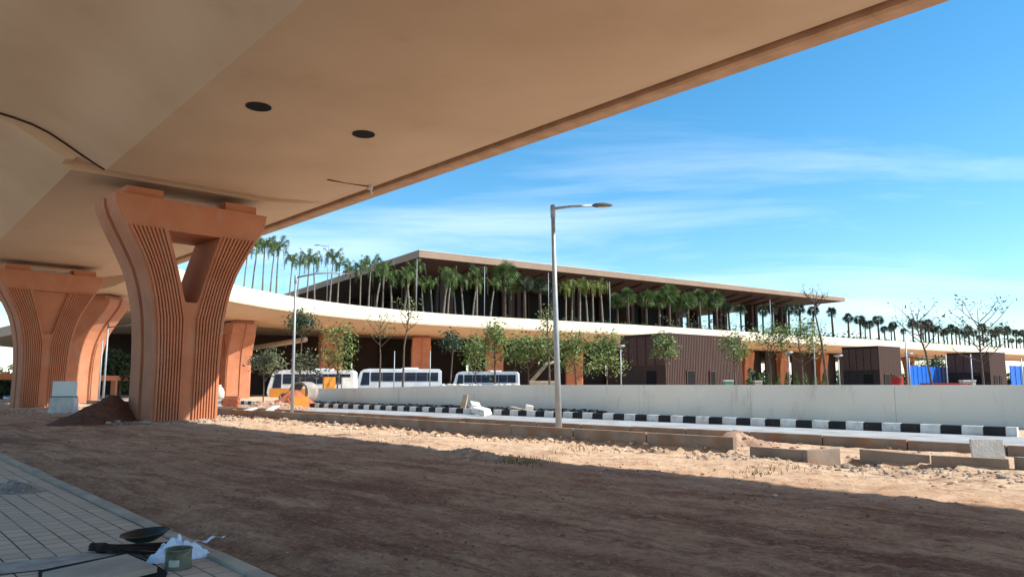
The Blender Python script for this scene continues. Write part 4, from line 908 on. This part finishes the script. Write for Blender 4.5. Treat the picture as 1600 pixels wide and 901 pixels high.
def tub(px, Y, w_, h_, zb, m, label, name='planter_box', cat='planter'):
    p = at(px, 600, Y); root = empty(name, (p.x, p.y, zb), R(20), label, cat)
    b = MB(); t_ = .06
    for dx, dy, sx, sy in ((0, -w_/2, w_, t_), (0, w_/2, w_, t_), (-w_/2, 0, t_, w_+t_-.004), (w_/2, 0, t_, w_+t_-.004)): b.box((dx, dy, h_/2), (sx-.002, sy, h_))
    b.build('side', m, root); b = MB(); b.box((0, 0, h_*.4), (w_-.05, w_-.05, h_*.8)); b.build('soil', 'dirtpile', root); return root
tub(514, 60, .85, 1.55, .65, 'orange', 'orange planter box with tree above the left end of the wall')
tub(542, 58, .75, 1.5, .65, 'palec', 'square pale concrete planter box right of the orange one')
tub(469, 50, 1.0, .9, -.1, 'orange', 'open orange skip at the foot of the large concrete pipe', 'skip', 'skip')
b = MB()
for r_ in range(6):
    for c_ in range(4): b.box(((c_-1.5)*.24+(.06 if r_ % 2 else 0), 0, .08+r_*.15), (.225, .5, .135))
p = at(362, 600, 46); o = b.build('brick_stack', 'brick', None, loc=(p.x, p.y, 0)); tag(o, 'stack of red bricks just right of the near pier', 'brick stack')
b = MB(); rings = []
for t, r_ in ((0, .28), (.15, .36), (.5, .38), (.8, .30), (.95, .12), (1.05, .15)): rings.append([Vector((math.cos(a)*r_*(1+.1*math.sin(3*a+t*5)), math.sin(a)*r_*.8, t*1.0)) for a in [i*6.283/14 for i in range(14)]])
b.sweep(rings); p = at(351, 600, 44); o = b.build('cement_sack', 'palec', None, loc=(p.x-.3, p.y, .75)); o.scale = (.8, .8, .8); tag(o, 'white tied sack beside the brick stack', 'sack')
# mounds
def mound(name, c, rx, ry, h, m, label, seed=0, cat='soil heap', rot=0., rocks=0, rm=None, rs=.1):
    b = MB(); nr, na_ = 14, 36; vs_ = []; rnd = random.Random(seed)
    for i in range(nr+1):
        t = i/nr
        for j in range(na_):
            a = 6.2832*j/na_; k = 1+.28*noise.noise(Vector((math.cos(a)*1.4, math.sin(a)*1.4, seed)))
            x = math.cos(a)*rx*t*k; y = math.sin(a)*ry*t*k; z = h*(1-smooth(0, 1, t)**.8)*(1+.35*noise.noise(Vector((x*1.6, y*1.6, seed+2))))+.05*noise.noise(Vector((x*6, y*6, seed)))-.06*t
            vs_.append((x*math.cos(rot)-y*math.sin(rot), x*math.sin(rot)+y*math.cos(rot), z))
    fs = [(i*na_+j, i*na_+(j+1) % na_, (i+1)*na_+(j+1) % na_, (i+1)*na_+j) for i in range(nr) for j in range(na_)]
    b.add(vs_, fs, True)
    for _ in range(rocks):
        t = rnd.random()**.6; a = rnd.uniform(0, 6.28); i = min(nr, int(t*nr)); v_ = vs_[i*na_+int(a/6.2832*na_) % na_]; b.rock((v_[0]+rnd.uniform(-.05, .05), v_[1], v_[2]), rs*rnd.uniform(.4, 1.5), rnd)
    o = b.build(name, m, None, loc=c); return tag(o, label, cat)
mound('soil_heap', (-17.75, 33.3, -.02), 4.8, 1.9, 1.05, 'dirtpile', 'dark brown soil heap leaning against the left side of the near pier', 1, rot=R(-93), rocks=80, rs=.05)
mound('rubble_heap', (*G(418, 641).to_2d(), .0), 3.6, 1.8, .55, 'rubble', 'pale pink rubble heap behind the striped kerb, left of the lamp', 2, 'rubble heap', rocks=260, rs=.09)
mound('soil_heap', (*G(458, 636).to_2d(), .0), 2.6, 2., 1.2, 'brick', 'red soil heap under the large concrete pipe', 3, rocks=60, rs=.09)
mound('gravel_heap', (*G(18, 768, .05).to_2d(), .04), .62, .5, .17, 'gravel', 'small grey gravel heap on the block paving', 4, 'gravel heap', rocks=350, rs=.022)
mound('rubble_heap', (*G(1030, 712).to_2d(), -.05), 1.4, .6, .22, 'stone', 'low heap of broken stone in front of the long edging', 5, 'rubble heap', rot=R(-45), rocks=90, rs=.045)
mound('soil_heap', (*G(740, 712).to_2d(), -.06), 2.4, .8, .22, 'stone', 'low soil bank with clods before the long edging, left of centre', 6, rot=R(-45), rocks=80, rs=.04)
mound('soil_heap', (*sq(17.6, 9.4).to_2d(), .0), 1.5, 1.2, .42, 'rubble', 'orange soil heap in the planting strip behind the kerb slabs', 7, rot=R(-45), rocks=60, rs=.035)
# white broken pieces in front of the wall
def chunk(px, py, Y, sx, sy, sz, rx, rz, m, label, z):
    p = at(px, py, Y); b = MB(); b.box((0, 0, 0), (sx, sy, sz), taper=.8); o = b.build('broken_slab', m, None, bevel=.03); o.location = (p.x, p.y, z); o.rotation_euler = (rx, R(10), rz); return tag(o, label, 'broken slab')
chunk(725, 630, 42.0, .34, .14, 1.0, R(-8), R(-25), 'conc', 'dark upright concrete fragment leaning on the white wall', .55)
chunk(742, 640, 39.6, .65, .6, .26, R(25), R(20), 'palec', 'pale chunk on top of the broken pieces behind the striped kerb', .50)
chunk(752, 650, 38.2, 1.0, .6, .28, R(10), R(-40), 'kwhite', 'white broken slab lying across the striped kerb', .28)
chunk(808, 640, 39.0, .9, .4, .14, 0, R(-30), 'conc', 'flat grey slab on blocks at the foot of the wall', .34)
chunk(826, 640, 38.7, .5, .3, .5, R(12), R(10), 'palec', 'small pale block right of the flat grey slab', .3)
# dark soil ridge at wall foot
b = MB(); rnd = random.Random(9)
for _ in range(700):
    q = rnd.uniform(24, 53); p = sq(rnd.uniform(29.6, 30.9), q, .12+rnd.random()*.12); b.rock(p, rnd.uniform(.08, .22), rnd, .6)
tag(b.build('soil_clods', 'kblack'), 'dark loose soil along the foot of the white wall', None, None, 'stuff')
# white debris on top of wall
b = MB()
for _ in range(90): p = sq(31.6+rnd.random()*.8, rnd.uniform(31, 38.5), 1.42+rnd.random()*.16); b.rock(p, rnd.uniform(.06, .24), rnd, .6)
tag(b.build('debris', 'palec'), 'pale rubble heaped behind the wall below the right coach', None, None, 'stuff')
# barrier: white panel on concrete block
a = G(84, 640); root = empty('barrier_block', (at(102, 600, 42.5).x, 42.5, 0), R(8), 'white panel standing on a concrete block between the two left piers', 'barrier')
b = MB(); b.box((0, 0, .42), (1.35, .7, .95), taper=.93); b.build('block', 'palec', root, bevel=.03)
b = MB(); b.box((0, 0, 1.36), (1.3, .12, .86)); b.build('panel', 'white', root, bevel=.01)
b = MB(); b.box((0, 0, .92), (1.38, .2, .05)); b.build('rail', 'rubber', root)
# terracotta beam fence in the left distance
root = empty('beam_fence', (0, 0, 0), 0, 'low terracotta beam on posts crossing behind the left piers', 'fence')
a, c = Vector((-50, 62)), Vector((-44, 92)); a = at(-30, 600, 62).to_2d(); c = at(215, 600, 88).to_2d()
d = c-a; b = MB(); b.box(((a+c).x/2, (a+c).y/2, 2.3), (d.length, .5, .55), Matrix.Rotation(math.atan2(d.y, d.x), 3, 'Z')); b.build('beam', 'terra', root)
for t in (0.05, .3, .55, .8, .98):
    p = a.lerp(c, t); b = MB(); b.box((p.x, p.y, 1), (.5, .45, 2.1)); b.build('post', 'terra', root)
# ============================================================ FOREGROUND ITEMS
zf = .052
p = G(220, 856, zf); b = MB(); b.lathe([(.0, .012), (.12, .012), (.20, .06), (.255, .115), (.275, .12), (.275, .126), (.25, .126), (.195, .072), (.12, .025), (0, .025)], (0, 0, 0), 40)
o = b.build('mixing_pan', 'panm', None, sharp=60); o.scale = (.80, .80, .72); o.location = (p.x, p.y+.08, zf+.045); o.rotation_euler = (R(3), R(-3.5), 0); tag(o, 'dark round metal mixing pan tilted on the broom', 'pan')
# coir broom
rnd = random.Random(12); a = G(146, 858, zf+.03); c = G(262, 862, zf+.04); root = empty('broom', a, 0, 'dark stick broom lying under the mixing pan', 'broom'); v_ = c-a
b = MB()
for i in range(140):
    t = rnd.uniform(0, 6.28); r0 = .012*rnd.random()**.5; r1 = .19*rnd.random()**.5; L_ = rnd.uniform(.8, 1.1)
    s = Vector((math.cos(t)*r0*0, math.cos(t)*r0, abs(math.sin(t))*r0+.0)); e = v_*L_+Vector((0, math.cos(t)*r1, abs(math.sin(t))*r1*.45)); m_ = v_*.3*L_+Vector((0, math.cos(t)*.05, abs(math.sin(t))*.05))
    st = Vector((-.0, math.cos(t)*.045, abs(math.sin(t))*.06)) - v_.normalized()*rnd.uniform(0, .03)
    b.tube([st, m_, e], [.004, .004, .002], 4, cap=False)
b.build('bristle_bundle', 'straw', root); b = MB(); b.tube([v_*.08+Vector((0, 0, .015)), v_*.16+Vector((0, 0, .015))], .05, 12); b.build('binding', 'soap', root)
# paint tin
p = G(268, 892, zf); root = empty('paint_tin', (p.x, p.y+.12, zf), 0, 'small open paint tin with drips beside the white sack', 'tin')
b = MB(); b.lathe([(.0, .002), (.108, .002), (.11, .01), (.105, .02), (.105, .15), (.112, .158), (.108, .165), (.098, .16), (.098, .05)], n=32); b.build('body', 'can', root, sharp=50)
b = MB(); b.lathe([(.0, .12), (.098, .12)], n=32); b.build('paint', 'black', root)
b = MB()
for i in range(6):
    g0 = R(-110+i*8); g1 = R(-110+(i+1)*8); b.add([(math.cos(g)*.1062, math.sin(g)*.1062, z) for g, z in ((g0, .03), (g1, .03), (g1, .085), (g0, .085))], [(0, 1, 2, 3)], True)
b.build('paper_label', 'label', root)
b = MB(); b.tube([(math.cos(g)*.112, -.03-.06*math.sin(g), .155-.05*math.sin(g)) for g in [R(180*i/10) for i in range(11)]], .003, 5); b.build('handle', 'steel', root)
# white sack crumpled
def crumple(name, c, rx, ry, h, m, seed, label, cat, rot=0):
    b = MB(); n1_, n2_ = 34, 40; vs_ = []
    for i in range(n1_+1):
        t = i/n1_
        for j in range(n2_):
            a = 6.2832*j/n2_; k = 1+.22*math.sin(3*a+seed)+.12*math.sin(5*a+1)
            x = math.cos(a)*rx*t*k; y = math.sin(a)*ry*t*k
            nzv = noise.turbulence(Vector((x*9, y*9, seed)), 4, True)
            z = h*(1-t**2.2)*(.55+.9*nzv)+.02*(1-t); vs_.append((x*math.cos(rot)-y*math.sin(rot), x*math.sin(rot)+y*math.cos(rot), max(.002, z)))
    b.add(vs_, [(i*n2_+j, i*n2_+(j+1) % n2_, (i+1)*n2_+(j+1) % n2_, (i+1)*n2_+j) for i in range(n1_) for j in range(n2_)], False)
    # loose flap
    f = []
    for i in range(8):
        for j in range(4): f.append((rx*.5+i*.035, ry*.35+j*.045+.02*math.sin(i), h*.75+.02*math.sin(i*1.3+j)+.008*i))
    b.add(f, [(i*4+j, (i+1)*4+j, (i+1)*4+j+1, i*4+j+1) for i in range(7) for j in range(3)])
    o = b.build(name, m, None); o.location = c; return tag(o, label, cat)
p = G(256, 880, zf); crumple('plastic_sack', (p.x+.01, p.y+.20, zf), .24, .17, .15, 'plastic', 2, 'crumpled white woven sack between the pan and the paint tin', 'sack', R(20))
# drain cover: slab in a shallow frame
root = empty('drain_cover', (0, 0, 0), 0, 'concrete drain cover slab lying askew in its dark frame on the paving', 'drain cover')
def quadslab(pxs, z0, z1, m, name, par, bev=.008):
    t = [G(x, y, z1) for x, y in pxs]; b = MB(); b.hexa([(v.x, v.y, z0) for v in t], [(v.x, v.y, z1) for v in t]); bm_ = b.build(name, m, par, bevel=bev); return bm_
quadslab([(66, 893), (110, 915), (246, 884), (198, 864)][::-1], .07, .12, 'conc', 'slab', root)
quadslab([(-60, 884), (-60, 905), (60, 893), (190, 866), (180, 857), (60, 872)], .056, .062, 'gravel', 'recess_edge', root, 0) if False else None
b = MB(); v4 = [G(x, y, .06) for x, y in ((-80, 905), (66, 889), (196, 863), (176, 857), (60, 872), (-80, 886))]
b.add(v4, [(0, 1, 2, 3, 4, 5)]); b.build('mortar_bed', 'gravel', root)
b = MB(); v4 = [G(x, y, .058) for x, y in ((60, 905), (250, 930), (262, 893), (236, 876), (190, 862), (60, 888))]
b.add(v4, [(0, 1, 2, 3, 4, 5)]); b.build('frame', 'black', root)

# loose stones, gravel and clods on the soil
rnd = random.Random(77)
def scatter(name, m, n_, fn, rs, label, up=.3):
    b = MB()
    for _ in range(n_):
        x, y = fn(); r = rs*rnd.lognormvariate(0, .5); b.rock((x, y, gh(x, y)+r*up), r, rnd, .65)
    return tag(b.build(name, m), label, None, None, 'stuff')
def clumped(fn, sc=.6, th=.08):
    def g():
        while True:
            p = fn()
            if noise.noise(Vector((p[0]*sc, p[1]*sc, 5.))) > th*rnd.uniform(-1.5, 2.5): return p
    return g
def f_sq(s0, s1, q0, q1, pw_=1): return lambda: tuple(sq(s0+(s1-s0)*rnd.random()**pw_, rnd.uniform(q0, q1)).to_2d())
scatter('gravel', 'gravel', 1500, f_sq(15.6, 13.9, -3, 9, 1.5), .020, 'grey gravel spilled along the front of the kerb slabs')
scatter('loose_stones', 'stone', 1800, clumped(f_sq(15.9, 10.5, -3, 40, 1.6), .8), .016, 'loose stones strewn on the sunlit soil')
scatter('stony_debris', 'stone', 420, f_sq(15.7, 14.4, 8, 34, 1.2), .038, 'broken stones along the foot of the long edging')
scatter('soil_crumbs', 'clod', 3200, clumped(f_sq(3.6, 13, -4, 24), .7, .12), .0075, 'crumbs of dark soil scattered over the shaded ground')
scatter('planting_soil_lumps', 'clod', 500, f_sq(16, 19.1, -4, 40), .035, 'lumps of soil in the planting strip')
def f_pier():
    a = rnd.uniform(0, 6.28); l = rnd.uniform(2.0, 3.6); return P1[0]+math.cos(a)*l, P1[1]+math.sin(a)*l*.9
scatter('pier_rubble', 'gravel', 700, f_pier, .045, 'dusty rubble around the foot of the near pier')
def f_left(): return rnd.uniform(-32, -17), rnd.uniform(38, 52)
scatter('site_rubble', 'rubble', 700, f_left, .05, 'pale rubble on the sunlit soil left of the near pier')
# tufts of dry grass
b = MB()
for cx, cy, n_ in ((820, 722, 160), (790, 718, 90), (1186, 742, 50), (1220, 738, 30), (900, 705, 60), (640, 690, 40)):
    for _ in range(n_):
        p = G(cx+rnd.gauss(0, 22), cy+rnd.gauss(0, 2.5)); z = gh(p.x, p.y); a = rnd.uniform(0, 6.28); h = rnd.uniform(.04, .11)
        b.add([(p.x-.008, p.y, z), (p.x+.008, p.y, z), (p.x+math.cos(a)*h*.5, p.y+math.sin(a)*h*.5, z+h)], [(0, 1, 2)])
tag(b.build('dry_grass', 'grass'), 'short dry grass tufts at the edge of the shade', None, None, 'stuff')
